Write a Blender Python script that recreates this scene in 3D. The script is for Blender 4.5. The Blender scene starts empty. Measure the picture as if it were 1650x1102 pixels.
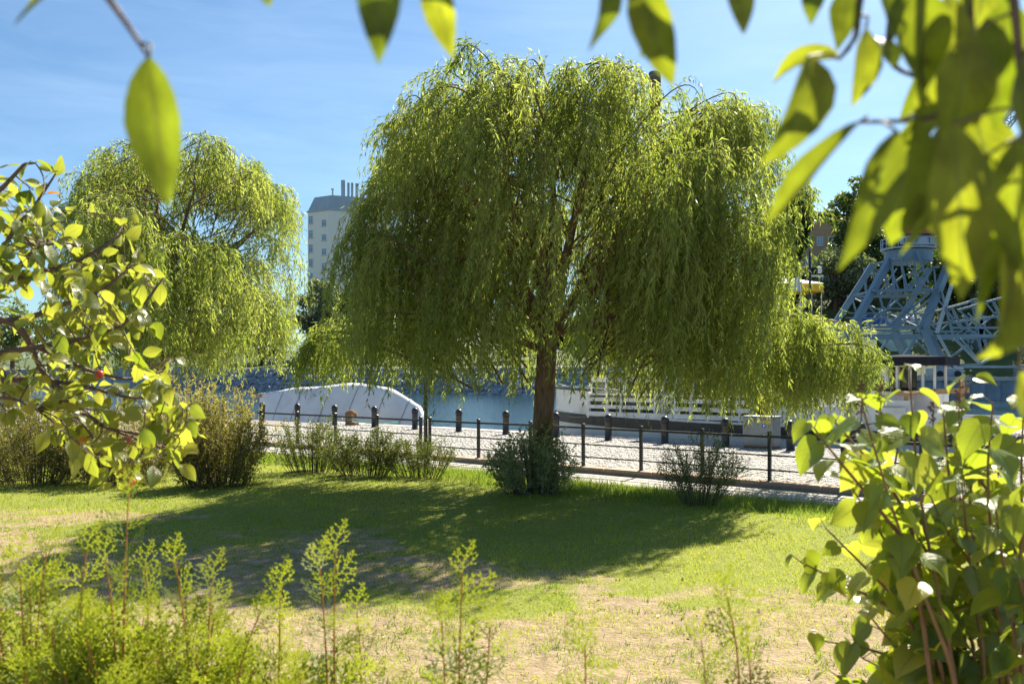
import bpy, math, random
import numpy as np
from mathutils import Vector, Matrix

# ------------------------------------------------------------------ camera, sky, sun, exposure
scene = bpy.context.scene
COL = scene.collection
FPX, CX, HY, CZ = 1375.0, 825.0, 601.0, 2.07      # focal length in photo pixels, horizon row, eye height
cam_data = bpy.data.cameras.new('camera')
cam = bpy.data.objects.new('camera', cam_data)
COL.objects.link(cam)
cam.location = (0, 0, CZ)
cam.rotation_euler = (math.radians(90), 0, 0)
cam_data.sensor_width = 36.0
cam_data.lens = 30.0
cam_data.shift_y = 50.0 / 1650.0
cam_data.clip_start = 0.05
cam_data.clip_end = 6000
cam_data.dof.use_dof = True
cam_data.dof.focus_distance = 15.0
cam_data.dof.aperture_fstop = 6.3
scene.camera = cam

SUN_AZ, SUN_EL = math.radians(30), math.radians(45)   # azimuth measured from +Y towards +X
world = bpy.data.worlds.new('World')
scene.world = world
world.use_nodes = True
wn, wl = world.node_tree.nodes, world.node_tree.links
wn.clear()
w_out = wn.new('ShaderNodeOutputWorld')
w_bg = wn.new('ShaderNodeBackground')
sky = wn.new('ShaderNodeTexSky')
sky.sky_type = 'NISHITA'
sky.sun_disc = False
sky.sun_elevation = SUN_EL
sky.sun_rotation = SUN_AZ
sky.air_density = 1.0
sky.dust_density = 0.7
sky.ozone_density = 2.4
w_tc = wn.new('ShaderNodeTexCoord')
w_map = wn.new('ShaderNodeMapping')
w_map.inputs['Scale'].default_value = (1.1, 1.6, 7.0)
w_map.inputs['Rotation'].default_value = (0.0, 0.22, 0.3)
w_noise = wn.new('ShaderNodeTexNoise')
w_noise.inputs['Scale'].default_value = 2.6
w_noise.inputs['Detail'].default_value = 8.0
w_noise.inputs['Roughness'].default_value = 0.58
w_noise.inputs['Distortion'].default_value = 0.5
w_ramp = wn.new('ShaderNodeValToRGB')
w_ramp.color_ramp.elements[0].position = 0.42
w_ramp.color_ramp.elements[0].color = (0, 0, 0, 1)
w_ramp.color_ramp.elements[1].position = 0.85
w_ramp.color_ramp.elements[1].color = (0.065, 0.065, 0.065, 1)
w_mix = wn.new('ShaderNodeMix')
w_mix.data_type = 'RGBA'
w_mix.inputs[7].default_value = (16.0, 17.5, 19.0, 1)
wl.new(w_tc.outputs['Generated'], w_map.inputs['Vector'])
wl.new(w_map.outputs['Vector'], w_noise.inputs['Vector'])
wl.new(w_noise.outputs['Fac'], w_ramp.inputs['Fac'])
wl.new(w_ramp.outputs['Color'], w_mix.inputs[0])
w_tint = wn.new('ShaderNodeMix')
w_tint.data_type = 'RGBA'; w_tint.blend_type = 'MULTIPLY'; w_tint.inputs[0].default_value = 1.0
w_tint.inputs[7].default_value = (0.62, 0.79, 0.87, 1)
wl.new(sky.outputs['Color'], w_tint.inputs[6])
wl.new(w_tint.outputs[2], w_mix.inputs[6])
wl.new(w_mix.outputs[2], w_bg.inputs['Color'])
w_bg.inputs['Strength'].default_value = 0.058
wl.new(w_bg.outputs['Background'], w_out.inputs['Surface'])

sun_data = bpy.data.lights.new('sun', 'SUN')
sun_data.energy = 4.5
sun_data.angle = math.radians(0.53)
sun_data.color = (1.0, 0.91, 0.73)
sun = bpy.data.objects.new('sun', sun_data)
COL.objects.link(sun)
SDIR = Vector((math.sin(SUN_AZ) * math.cos(SUN_EL), math.cos(SUN_AZ) * math.cos(SUN_EL), math.sin(SUN_EL)))
sun.rotation_euler = SDIR.to_track_quat('Z', 'Y').to_euler()
sun.location = (20, 40, 60)

vs = scene.view_settings
vs.view_transform = 'Standard'
vs.look = 'None'
vs.gamma = 1.0
vs.use_curve_mapping = False
vs.exposure = 1.58
scene.cycles.use_denoising = True
scene.cycles.max_bounces = 8
scene.cycles.transparent_max_bounces = 8

# ------------------------------------------------------------------ helpers
R = np.random.default_rng(11)
rnd = random.Random(5)

def P(px, py, Y):
    """point seen at photo pixel (px, py) at distance Y"""
    return np.array([(px - CX) / FPX * Y, Y, CZ - (py - HY) / FPX * Y])

def nrm(a):
    return a / np.maximum(np.linalg.norm(a, axis=-1, keepdims=True), 1e-9)

def hash2(ix, iy, seed):
    n = (ix.astype(np.int64) * 374761393 + iy.astype(np.int64) * 668265263 + seed * 974634777) & 0x7fffffff
    n = ((n ^ (n >> 13)) * 1274126177) & 0x7fffffff
    return ((n ^ (n >> 16)) & 0xffff) / 65535.0

def vnoise(x, y, seed=0):
    x = np.asarray(x, float); y = np.asarray(y, float)
    ix, iy = np.floor(x), np.floor(y)
    fx, fy = x - ix, y - iy
    fx = fx * fx * (3 - 2 * fx); fy = fy * fy * (3 - 2 * fy)
    a = hash2(ix, iy, seed); b = hash2(ix + 1, iy, seed)
    c = hash2(ix, iy + 1, seed); d = hash2(ix + 1, iy + 1, seed)
    return (a * (1 - fx) + b * fx) * (1 - fy) + (c * (1 - fx) + d * fx) * fy

def fbm(x, y, seed=0, octv=4):
    s = np.zeros_like(np.asarray(x, float)); amp = 0.5
    for k in range(octv):
        s = s + amp * vnoise(x * 2 ** k, y * 2 ** k, seed + k); amp *= 0.5
    return s / (1 - 0.5 ** octv)

def sstep(a, b, x):
    t = np.clip((x - a) / (b - a), 0, 1)
    return t * t * (3 - 2 * t)

def link(o, parent=None):
    COL.objects.link(o)
    if parent is not None:
        o.parent = parent
    return o

def tag(o, label=None, cat=None, group=None, kind=None):
    if label: o['label'] = label
    if cat: o['category'] = cat
    if group: o['group'] = group
    if kind: o['kind'] = kind
    return o

def thing(name, label, cat, loc=(0, 0, 0), rotz=0.0, group=None, parent=None):
    o = bpy.data.objects.new(name, None)
    o.empty_display_size = 0.1
    o.location = loc
    o.rotation_euler = (0, 0, rotz)
    link(o, parent)
    return tag(o, label, cat, group)

def mesh_np(name, V, F, mat, smooth=False, var=None, attrs=None):
    """uniform polygons: V (n,3), F (m,k)"""
    V = np.ascontiguousarray(V, np.float32); F = np.ascontiguousarray(F, np.int32)
    me = bpy.data.meshes.new(name)
    m, k = F.shape
    me.vertices.add(len(V)); me.vertices.foreach_set('co', V.ravel())
    me.loops.add(m * k); me.loops.foreach_set('vertex_index', F.ravel())
    me.polygons.add(m)
    me.polygons.foreach_set('loop_start', np.arange(0, m * k, k, dtype=np.int32))
    if smooth:
        me.polygons.foreach_set('use_smooth', np.ones(m, dtype=bool))
    if var is not None:
        at = me.attributes.new('var', 'FLOAT', 'FACE')
        at.data.foreach_set('value', np.ascontiguousarray(var, np.float32))
    for nm, arr in (attrs or {}).items():
        at = me.attributes.new(nm, 'FLOAT', 'POINT')
        at.data.foreach_set('value', np.ascontiguousarray(arr, np.float32))
    me.update(calc_edges=True)
    if mat is not None:
        me.materials.append(mat)
    return me

def quads_obj(name, Q, mat, parent, origin=(0, 0, 0), var=None, smooth=False, kind=None):
    """Q (n,4,3) or (n,3,3) loose polygons in world space"""
    Q = np.asarray(Q)
    n, k = Q.shape[:2]
    V = (Q - np.asarray(origin)).reshape(-1, 3)
    me = mesh_np(name, V, np.arange(n * k).reshape(n, k), mat, smooth, var)
    o = link(bpy.data.objects.new(name, me), parent)
    if kind: o['kind'] = kind
    return o

class MB:
    """collects shapes, links them as ONE mesh object"""
    def __init__(s):
        s.v = []; s.f = []; s.mi = []; s.cur = 0
    def _add(s, vs_, fs_):
        b = len(s.v)
        s.v += [tuple(float(c) for c in p) for p in vs_]
        s.f += [tuple(b + i for i in f) for f in fs_]
        s.mi += [s.cur] * len(fs_)
    def box(s, x0, x1, y0, y1, z0, z1, bev=0.0):
        b = bev
        if b <= 0:
            vv = [(x0,y0,z0),(x1,y0,z0),(x1,y1,z0),(x0,y1,z0),(x0,y0,z1),(x1,y0,z1),(x1,y1,z1),(x0,y1,z1)]
            ff = [(0,3,2,1),(4,5,6,7),(0,1,5,4),(1,2,6,5),(2,3,7,6),(3,0,4,7)]
        else:
            vv = [(x0,y0,z0),(x1,y0,z0),(x1,y1,z0),(x0,y1,z0),(x0,y0,z1-b),(x1,y0,z1-b),(x1,y1,z1-b),(x0,y1,z1-b),
                  (x0+b,y0+b,z1),(x1-b,y0+b,z1),(x1-b,y1-b,z1),(x0+b,y1-b,z1)]
            ff = [(0,3,2,1),(0,1,5,4),(1,2,6,5),(2,3,7,6),(3,0,4,7),(4,5,9,8),(5,6,10,9),(6,7,11,10),(7,4,8,11),(8,9,10,11)]
        s._add(vv, ff)
    def bar(s, p0, p1, w, h=None, up=(0, 0, 1)):
        h = h or w
        p0 = np.asarray(p0, float); p1 = np.asarray(p1, float)
        d = nrm(p1 - p0); u = np.asarray(up, float)
        if abs(d @ u) > 0.97: u = np.array([0, 1.0, 0])
        a = nrm(np.cross(d, u)) * w / 2; b = nrm(np.cross(np.cross(d, u), d)) * h / 2
        vv = [p0-a-b, p0+a-b, p0+a+b, p0-a+b, p1-a-b, p1+a-b, p1+a+b, p1-a+b]
        s._add(vv, [(3,2,1,0),(4,5,6,7),(0,1,5,4),(1,2,6,5),(2,3,7,6),(3,0,4,7)])
    def tube(s, pts, rad, n=8, cap=True, rough=0.0):
        pts = np.asarray(pts, float); K = len(pts)
        rad = np.full(K, rad, float) if np.isscalar(rad) else np.asarray(rad, float)
        tan = nrm(np.gradient(pts, axis=0))
        ref = np.array([0, 0, 1.0]) if abs(tan[0][2]) < 0.9 else np.array([1.0, 0, 0])
        a = nrm(np.cross(tan[0], ref)); vv = []
        for i in range(K):
            a = nrm(a - tan[i] * (a @ tan[i])); b = np.cross(tan[i], a)
            for j in range(n):
                th = 2 * math.pi * j / n
                r = rad[i] * (1 + (rough * (hash2(np.array(j), np.array(i // 2), 3) - 0.5) * 2 if rough else 0))
                vv.append(pts[i] + (a * math.cos(th) + b * math.sin(th)) * r)
        ff = [(i*n+j, i*n+(j+1) % n, (i+1)*n+(j+1) % n, (i+1)*n+j) for i in range(K-1) for j in range(n)]
        if cap:
            ff += [tuple(range(n-1, -1, -1)), tuple((K-1)*n+j for j in range(n))]
        s._add(vv, ff)
    def lathe(s, prof, n=16, c=(0, 0, 0)):
        vv = []; K = len(prof)
        for r, z in prof:
            for j in range(n):
                th = 2 * math.pi * j / n
                vv.append((c[0] + r * math.cos(th), c[1] + r * math.sin(th), c[2] + z))
        ff = [(i*n+j, i*n+(j+1) % n, (i+1)*n+(j+1) % n, (i+1)*n+j) for i in range(K-1) for j in range(n)]
        ff += [tuple(range(n-1, -1, -1)), tuple((K-1)*n+j for j in range(n))]
        s._add(vv, ff)
    def poly(s, vs_, fs_):
        s._add(vs_, fs_)
    def mesh(s, name, mat, smooth=False, origin=(0, 0, 0)):
        me = bpy.data.meshes.new(name)
        v = [(p[0]-origin[0], p[1]-origin[1], p[2]-origin[2]) for p in s.v]
        me.from_pydata(v, [], s.f)
        for m_ in (mat if isinstance(mat, (list, tuple)) else [mat]):
            me.materials.append(m_)
        me.polygons.foreach_set('material_index', np.array(s.mi, np.int32))
        if smooth:
            me.polygons.foreach_set('use_smooth', np.ones(len(s.f), dtype=bool))
        me.update()
        return me
    def build(s, name, mat, parent=None, smooth=False, origin=(0, 0, 0), kind=None):
        o = link(bpy.data.objects.new(name, s.mesh(name, mat, smooth, origin)), parent)
        if kind: o['kind'] = kind
        return o

def copy_tree(o, parent=None):
    c = o.copy(); link(c, parent)
    for ch in list(o.children):
        copy_tree(ch, c)
    return c

# ------------------------------------------------------------------ materials
def rgba(c): return (c[0], c[1], c[2], 1.0)

def mat(name, c1, c2=None, rough=0.6, scale=4.0, detail=5.0, bump=0.0, bscale=None, metal=0.0, spec=0.5, stretch=(1, 1, 1),
        dirt=None, dscale=1.2, objrand=0.0, lo=0.3, hi=0.7):
    m = bpy.data.materials.new(name); m.use_nodes = True
    N, L = m.node_tree.nodes, m.node_tree.links
    bs = N['Principled BSDF']
    bs.inputs['Roughness'].default_value = rough
    bs.inputs['Metallic'].default_value = metal
    bs.inputs['Specular IOR Level'].default_value = spec
    tc = N.new('ShaderNodeTexCoord'); mp = N.new('ShaderNodeMapping')
    mp.inputs['Scale'].default_value = stretch
    L.new(tc.outputs['Object'], mp.inputs['Vector'])
    vec = mp.outputs['Vector']
    if objrand:
        oi = N.new('ShaderNodeObjectInfo')
        ad = N.new('ShaderNodeVectorMath'); ad.operation = 'ADD'
        L.new(vec, ad.inputs[0]); L.new(oi.outputs['Location'], ad.inputs[1]); vec = ad.outputs[0]
    nz = N.new('ShaderNodeTexNoise'); nz.inputs['Scale'].default_value = scale; nz.inputs['Detail'].default_value = detail
    nz.inputs['Roughness'].default_value = 0.6
    L.new(vec, nz.inputs['Vector'])
    mr = N.new('ShaderNodeMapRange'); mr.inputs[1].default_value = lo; mr.inputs[2].default_value = hi
    L.new(nz.outputs['Fac'], mr.inputs[0])
    mx = N.new('ShaderNodeMix'); mx.data_type = 'RGBA'
    mx.inputs[6].default_value = rgba(c1); mx.inputs[7].default_value = rgba(c2 or c1)
    L.new(mr.outputs[0], mx.inputs[0])
    col = mx.outputs[2]
    if dirt:
        n2 = N.new('ShaderNodeTexNoise'); n2.inputs['Scale'].default_value = dscale; n2.inputs['Detail'].default_value = 8
        L.new(vec, n2.inputs['Vector'])
        r2 = N.new('ShaderNodeMapRange'); r2.inputs[1].default_value = 0.52; r2.inputs[2].default_value = 0.72; r2.inputs[4].default_value = 0.8
        L.new(n2.outputs['Fac'], r2.inputs[0])
        m2 = N.new('ShaderNodeMix'); m2.data_type = 'RGBA'; m2.inputs[7].default_value = rgba(dirt)
        L.new(col, m2.inputs[6]); L.new(r2.outputs[0], m2.inputs[0]); col = m2.outputs[2]
    if objrand:
        hv = N.new('ShaderNodeHueSaturation')
        mr3 = N.new('ShaderNodeMapRange'); mr3.inputs[3].default_value = 1 - objrand; mr3.inputs[4].default_value = 1 + objrand
        L.new(oi.outputs['Random'], mr3.inputs[0]); L.new(mr3.outputs[0], hv.inputs['Value'])
        L.new(col, hv.inputs['Color']); col = hv.outputs['Color']
    L.new(col, bs.inputs['Base Color'])
    if bump:
        nb = N.new('ShaderNodeTexNoise'); nb.inputs['Scale'].default_value = bscale or scale * 4; nb.inputs['Detail'].default_value = 6
        L.new(vec, nb.inputs['Vector'])
        bp = N.new('ShaderNodeBump'); bp.inputs['Strength'].default_value = bump; bp.inputs['Distance'].default_value = 0.02
        L.new(nb.outputs['Fac'], bp.inputs['Height']); L.new(bp.outputs['Normal'], bs.inputs['Normal'])
    return m

def leaf_mat(name, dark, light, tdark, tlight, tw=0.45, rough=0.45, spec=0.4, source='var', veins=False, spots=0.0, autumn=None, mottle=False, vein_amt=.45):
    m = bpy.data.materials.new(name); m.use_nodes = True
    N, L = m.node_tree.nodes, m.node_tree.links
    bs = N['Principled BSDF']; out = N['Material Output']
    bs.inputs['Roughness'].default_value = rough
    bs.inputs['Specular IOR Level'].default_value = spec
    tr = N.new('ShaderNodeBsdfTranslucent'); ms = N.new('ShaderNodeMixShader')
    ms.inputs[0].default_value = tw
    if source == 'var':
        at = N.new('ShaderNodeAttribute'); at.attribute_name = 'var'; fac = at.outputs['Fac']
    else:
        oi = N.new('ShaderNodeObjectInfo'); fac = oi.outputs['Random']
    cols = []
    for a, b in ((dark, light), (tdark, tlight)):
        mx = N.new('ShaderNodeMix'); mx.data_type = 'RGBA'
        mx.inputs[6].default_value = rgba(a); mx.inputs[7].default_value = rgba(b)
        L.new(fac, mx.inputs[0]); cols.append(mx.outputs[2])
    if autumn:
        gt = N.new('ShaderNodeMath'); gt.operation = 'GREATER_THAN'; gt.inputs[1].default_value = 1 - autumn[0]
        L.new(fac, gt.inputs[0])
        for i in (0, 1):
            mx = N.new('ShaderNodeMix'); mx.data_type = 'RGBA'; mx.inputs[7].default_value = rgba(autumn[1 + i])
            L.new(gt.outputs[0], mx.inputs[0]); L.new(cols[i], mx.inputs[6]); cols[i] = mx.outputs[2]
    if veins:
        a1 = N.new('ShaderNodeAttribute'); a1.attribute_name = 'across'
        a2 = N.new('ShaderNodeAttribute'); a2.attribute_name = 'along'
        ab = N.new('ShaderNodeMath'); ab.operation = 'ABSOLUTE'; L.new(a1.outputs['Fac'], ab.inputs[0])
        rib = N.new('ShaderNodeMapRange'); rib.inputs[1].default_value = 0.02; rib.inputs[2].default_value = 0.10
        rib.inputs[3].default_value = 1; rib.inputs[4].default_value = 0
        L.new(ab.outputs[0], rib.inputs[0])
        k = N.new('ShaderNodeMath'); k.operation = 'MULTIPLY_ADD'; k.inputs[1].default_value = -0.38
        L.new(ab.outputs[0], k.inputs[0]); L.new(a2.outputs['Fac'], k.inputs[2])
        k2 = N.new('ShaderNodeMath'); k2.operation = 'MULTIPLY'; k2.inputs[1].default_value = 46.0; L.new(k.outputs[0], k2.inputs[0])
        sn = N.new('ShaderNodeMath'); sn.operation = 'SINE'; L.new(k2.outputs[0], sn.inputs[0])
        sv = N.new('ShaderNodeMapRange'); sv.inputs[1].default_value = 0.72; sv.inputs[2].default_value = 1.0; sv.inputs[4].default_value = 0.45
        L.new(sn.outputs[0], sv.inputs[0])
        mxv = N.new('ShaderNodeMath'); mxv.operation = 'MAXIMUM'; L.new(rib.outputs[0], mxv.inputs[0]); L.new(sv.outputs[0], mxv.inputs[1])
        sc_ = N.new('ShaderNodeMath'); sc_.operation = 'MULTIPLY'; sc_.inputs[1].default_value = vein_amt; L.new(mxv.outputs[0], sc_.inputs[0])
        for i, vc in ((0, (0.16, 0.2, 0.07)), (1, (0.16, 0.19, 0.02))):
            mx = N.new('ShaderNodeMix'); mx.data_type = 'RGBA'; mx.inputs[7].default_value = rgba(vc)
            L.new(sc_.outputs[0], mx.inputs[0]); L.new(cols[i], mx.inputs[6]); cols[i] = mx.outputs[2]
        bp = N.new('ShaderNodeBump'); bp.inputs['Strength'].default_value = 0.35; bp.inputs['Distance'].default_value = 0.004; bp.invert = True
        L.new(mxv.outputs[0], bp.inputs['Height']); L.new(bp.outputs['Normal'], bs.inputs['Normal'])
    if mottle:
        tcm = N.new('ShaderNodeTexCoord'); oim = N.new('ShaderNodeObjectInfo'); adm = N.new('ShaderNodeVectorMath'); adm.operation = 'ADD'
        L.new(tcm.outputs['Object'], adm.inputs[0]); L.new(oim.outputs['Location'], adm.inputs[1])
        nm_ = N.new('ShaderNodeTexNoise'); nm_.inputs['Scale'].default_value = 3.5; nm_.inputs['Detail'].default_value = 6
        L.new(adm.outputs[0], nm_.inputs['Vector'])
        mm_ = N.new('ShaderNodeMapRange'); mm_.inputs[1].default_value = 0.3; mm_.inputs[2].default_value = 0.7; mm_.inputs[3].default_value = 0.62; mm_.inputs[4].default_value = 1.3
        L.new(nm_.outputs['Fac'], mm_.inputs[0])
        for i in (0, 1):
            hv_ = N.new('ShaderNodeHueSaturation'); L.new(cols[i], hv_.inputs['Color']); L.new(mm_.outputs[0], hv_.inputs['Value']); cols[i] = hv_.outputs['Color']
    if spots:
        tc = N.new('ShaderNodeTexCoord'); oi2 = N.new('ShaderNodeObjectInfo')
        ad = N.new('ShaderNodeVectorMath'); ad.operation = 'ADD'
        L.new(tc.outputs['Object'], ad.inputs[0]); L.new(oi2.outputs['Location'], ad.inputs[1])
        nz = N.new('ShaderNodeTexNoise'); nz.inputs['Scale'].default_value = 2.4; nz.inputs['Detail'].default_value = 5
        L.new(ad.outputs[0], nz.inputs['Vector'])
        mr = N.new('ShaderNodeMapRange'); mr.inputs[1].default_value = 1 - spots; mr.inputs[2].default_value = 1 - spots + 0.05; mr.inputs[4].default_value = 0.85
        L.new(nz.outputs['Fac'], mr.inputs[0])
        for i, vc in ((0, (0.12, 0.05, 0.02)), (1, (0.16, 0.06, 0.01))):
            mx = N.new('ShaderNodeMix'); mx.data_type = 'RGBA'; mx.inputs[7].default_value = rgba(vc)
            L.new(mr.outputs[0], mx.inputs[0]); L.new(cols[i], mx.inputs[6]); cols[i] = mx.outputs[2]
    L.new(cols[0], bs.inputs['Base Color']); L.new(cols[1], tr.inputs['Color'])
    L.new(bs.outputs[0], ms.inputs[1]); L.new(tr.outputs[0], ms.inputs[2]); L.new(ms.outputs[0], out.inputs['Surface'])
    return m

M = {}
M['black_metal'] = mat('black_paint', (0.012, 0.013, 0.016), (0.03, 0.028, 0.028), rough=0.42, scale=9, dirt=(0.07, 0.055, 0.045), dscale=5, bump=0.08)
M['granite'] = mat('granite', (0.34, 0.31, 0.28), (0.46, 0.43, 0.40), rough=0.8, scale=30, dirt=(0.25, 0.21, 0.18), dscale=1.5, bump=0.3, bscale=60, objrand=0.1)
M['kerb'] = mat('kerb_granite', (0.30, 0.20, 0.14), (0.42, 0.31, 0.23), rough=0.85, scale=22, dirt=(0.18, 0.13, 0.10), dscale=2.5, bump=0.4, bscale=50, objrand=0.12)
M['slab'] = mat('paving_concrete', (0.38, 0.35, 0.33), (0.46, 0.43, 0.41), rough=0.85, scale=8, dirt=(0.28, 0.24, 0.2), dscale=1.2, bump=0.2, bscale=40, objrand=0.08)
M['cobble'] = None
M['sand_joint'] = mat('sand_joints', (0.20, 0.17, 0.14), (0.28, 0.24, 0.20), rough=0.95, scale=20)
M['boat_white'] = mat('boat_white_paint', (0.74, 0.74, 0.72), (0.80, 0.80, 0.79), rough=0.35, scale=1.5, dirt=(0.52, 0.47, 0.42), dscale=1.6, bump=0.04, bscale=3)
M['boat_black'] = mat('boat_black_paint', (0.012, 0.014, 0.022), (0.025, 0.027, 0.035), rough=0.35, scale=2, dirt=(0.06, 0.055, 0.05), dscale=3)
M['deck'] = mat('deck_boards', (0.42, 0.36, 0.30), (0.52, 0.46, 0.40), rough=0.7, scale=3, stretch=(1, 8, 1))
M['timber'] = mat('raw_timber', (0.42, 0.24, 0.12), (0.55, 0.34, 0.18), rough=0.7, scale=6, stretch=(6, 6, 1), bump=0.1)
M['dark_wood'] = mat('varnished_wood', (0.20, 0.08, 0.025), (0.30, 0.13, 0.04), rough=0.5, scale=4, stretch=(8, 8, 1))
M['old_wood'] = mat('weathered_wood', (0.17, 0.09, 0.045), (0.30, 0.17, 0.09), rough=0.9, scale=9, stretch=(4, 4, 1), bump=0.5)
M['roof_dark'] = mat('dark_roof', (0.018, 0.02, 0.03), (0.03, 0.032, 0.042), rough=0.95, spec=0.1)
M['glass'] = mat('dark_glass', (0.03, 0.045, 0.06), (0.05, 0.07, 0.09), rough=0.06, spec=0.9)
M['rope'] = mat('turquoise_rope', (0.02, 0.35, 0.28), (0.05, 0.45, 0.36), rough=0.8, scale=40)
M['cabinet'] = mat('grey_cabinet', (0.20, 0.23, 0.25), (0.26, 0.28, 0.30), rough=0.55, scale=5, dirt=(0.15, 0.15, 0.14), dscale=3, metal=0.1)
M['yellow'] = mat('yellow_paint', (0.75, 0.45, 0.02), (0.8, 0.5, 0.04), rough=0.5)
M['blue'] = mat('blue_paint', (0.02, 0.08, 0.45), (0.03, 0.1, 0.5), rough=0.4)
M['white'] = mat('white_paint', (0.78, 0.78, 0.78), (0.82, 0.82, 0.82), rough=0.5)
M['crane'] = mat('crane_blue_paint', (0.11, 0.19, 0.26), (0.15, 0.24, 0.31), rough=0.5, scale=0.8, dirt=(0.14, 0.2, 0.26), dscale=0.9)
M['crane_light'] = mat('crane_pale_paint', (0.30, 0.38, 0.45), (0.36, 0.43, 0.5), rough=0.5, scale=1)
M['red'] = mat('red_paint', (0.35, 0.05, 0.03), (0.45, 0.08, 0.05), rough=0.5)
M['pile'] = mat('steel_sheet_pile', (0.20, 0.25, 0.30), (0.29, 0.34, 0.39), rough=0.7, scale=1.2, dirt=(0.15, 0.15, 0.15), dscale=0.5, bump=0.2)
M['concrete'] = mat('concrete', (0.40, 0.38, 0.35), (0.5, 0.48, 0.45), rough=0.85, scale=0.6)
M['asphalt'] = mat('asphalt', (0.045, 0.045, 0.05), (0.06, 0.06, 0.06), rough=0.9, scale=2)
M['rock'] = mat('riprap_rock', (0.20, 0.22, 0.25), (0.36, 0.37, 0.39), rough=0.85, scale=0.9, objrand=0.3, bump=0.6, bscale=3)
M['render_wall'] = mat('rendered_wall', (0.76, 0.74, 0.70), (0.80, 0.78, 0.74), rough=0.85, scale=0.2)
M['zinc'] = mat('zinc_roof', (0.32, 0.39, 0.44), (0.40, 0.46, 0.5), rough=0.45, scale=0.3, stretch=(4, 4, 0.4))
M['frame_white'] = mat('window_frame', (0.7, 0.72, 0.74), rough=0.5)
M['pane'] = mat('window_pane', (0.10, 0.2, 0.28), (0.2, 0.32, 0.42), rough=0.08, spec=0.8, scale=0.5)
M['container'] = mat('container_green', (0.28, 0.46, 0.46), (0.36, 0.54, 0.53), rough=0.5, scale=0.8, dirt=(0.3, 0.3, 0.26), dscale=1)
M['tape'] = mat('grey_tape', (0.38, 0.4, 0.44), rough=0.5)
M['car_white'] = mat('car_paint_white', (0.66, 0.72, 0.76), rough=0.2)
M['car_blue'] = mat('car_paint_blue', (0.03, 0.12, 0.45), rough=0.2)
M['tyre'] = mat('rubber', (0.02, 0.02, 0.02), rough=0.8)
M['bark'] = mat('willow_bark', (0.10, 0.06, 0.036), (0.26, 0.16, 0.10), rough=0.95, scale=7, stretch=(4, 4, 0.6), bump=1.0, bscale=10)
M['twig'] = mat('willow_twig', (0.16, 0.12, 0.04), (0.24, 0.19, 0.07), rough=0.7, scale=5)
M['bark_dark'] = mat('dark_bark', (0.05, 0.04, 0.03), (0.12, 0.09, 0.065), rough=0.9, scale=9, bump=0.5)
M['apple_bark'] = mat('apple_bark', (0.075, 0.05, 0.035), (0.17, 0.115, 0.085), rough=0.7, scale=14, bump=0.4)
M['lilac_bark'] = mat('lilac_stem', (0.17, 0.09, 0.045), (0.28, 0.17, 0.09), rough=0.7, scale=12, bump=0.3)
M['thuja_stem'] = mat('thuja_stem', (0.36, 0.13, 0.035), (0.46, 0.2, 0.06), rough=0.6, scale=20)
M['seed'] = mat('dry_seed_heads', (0.10, 0.05, 0.03), (0.2, 0.11, 0.06), rough=0.9, scale=30)
M['apple_red'] = mat('apple_skin', (0.45, 0.03, 0.02), (0.55, 0.16, 0.05), rough=0.25, scale=14)
M['petiole'] = mat('petiole', (0.10, 0.11, 0.035), (0.15, 0.11, 0.05), rough=0.6)

M['willow_leaf'] = leaf_mat('willow_leaf', (0.10, 0.145, 0.040), (0.27, 0.31, 0.115), (0.31, 0.42, 0.045), (0.62, 0.69, 0.125), tw=0.5, rough=0.5, spec=0.25)
M['far_willow_leaf'] = leaf_mat('silver_willow_leaf', (0.07, 0.09, 0.045), (0.17, 0.2, 0.11), (0.14, 0.2, 0.05), (0.3, 0.36, 0.1), tw=0.35)
M['dark_tree_leaf'] = leaf_mat('dark_tree_leaf', (0.02, 0.042, 0.014), (0.05, 0.085, 0.025), (0.06, 0.13, 0.015), (0.2, 0.3, 0.05), tw=0.3)
M['mid_tree_leaf'] = leaf_mat('mid_tree_leaf', (0.035, 0.065, 0.02), (0.09, 0.13, 0.04), (0.12, 0.2, 0.02), (0.32, 0.42, 0.07), tw=0.35)
M['shrub_leaf'] = leaf_mat('shrub_leaf', (0.07, 0.095, 0.03), (0.17, 0.19, 0.07), (0.14, 0.18, 0.02), (0.36, 0.4, 0.06), tw=0.4)
M['spirea_leaf'] = leaf_mat('fine_shrub_leaf', (0.08, 0.092, 0.028), (0.20, 0.205, 0.07), (0.18, 0.17, 0.02), (0.5, 0.42, 0.06), tw=0.4)
M['grey_shrub_leaf'] = leaf_mat('grey_green_leaf', (0.20, 0.23, 0.10), (0.40, 0.42, 0.2), (0.3, 0.36, 0.08), (0.55, 0.6, 0.16), tw=0.35)
M['yellow_shrub_leaf'] = leaf_mat('yellow_shrub_leaf', (0.15, 0.14, 0.035), (0.29, 0.25, 0.07), (0.42, 0.38, 0.05), (0.8, 0.68, 0.12), tw=0.5)
M['grass'] = leaf_mat('grass_blade', (0.115, 0.185, 0.018), (0.27, 0.285, 0.04), (0.32, 0.48, 0.022), (0.70, 0.72, 0.06), tw=0.45, rough=0.5, spec=0.3)
M['tall_grass'] = leaf_mat('tall_grass_blade', (0.05, 0.11, 0.018), (0.13, 0.19, 0.035), (0.14, 0.27, 0.02), (0.44, 0.55, 0.06), tw=0.45, rough=0.45, spec=0.4)
M['thuja_leaf'] = leaf_mat('thuja_scale_leaf', (0.065, 0.115, 0.014), (0.19, 0.23, 0.025), (0.17, 0.25, 0.012), (0.47, 0.53, 0.035), tw=0.42, rough=0.5, spec=0.2)
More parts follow.
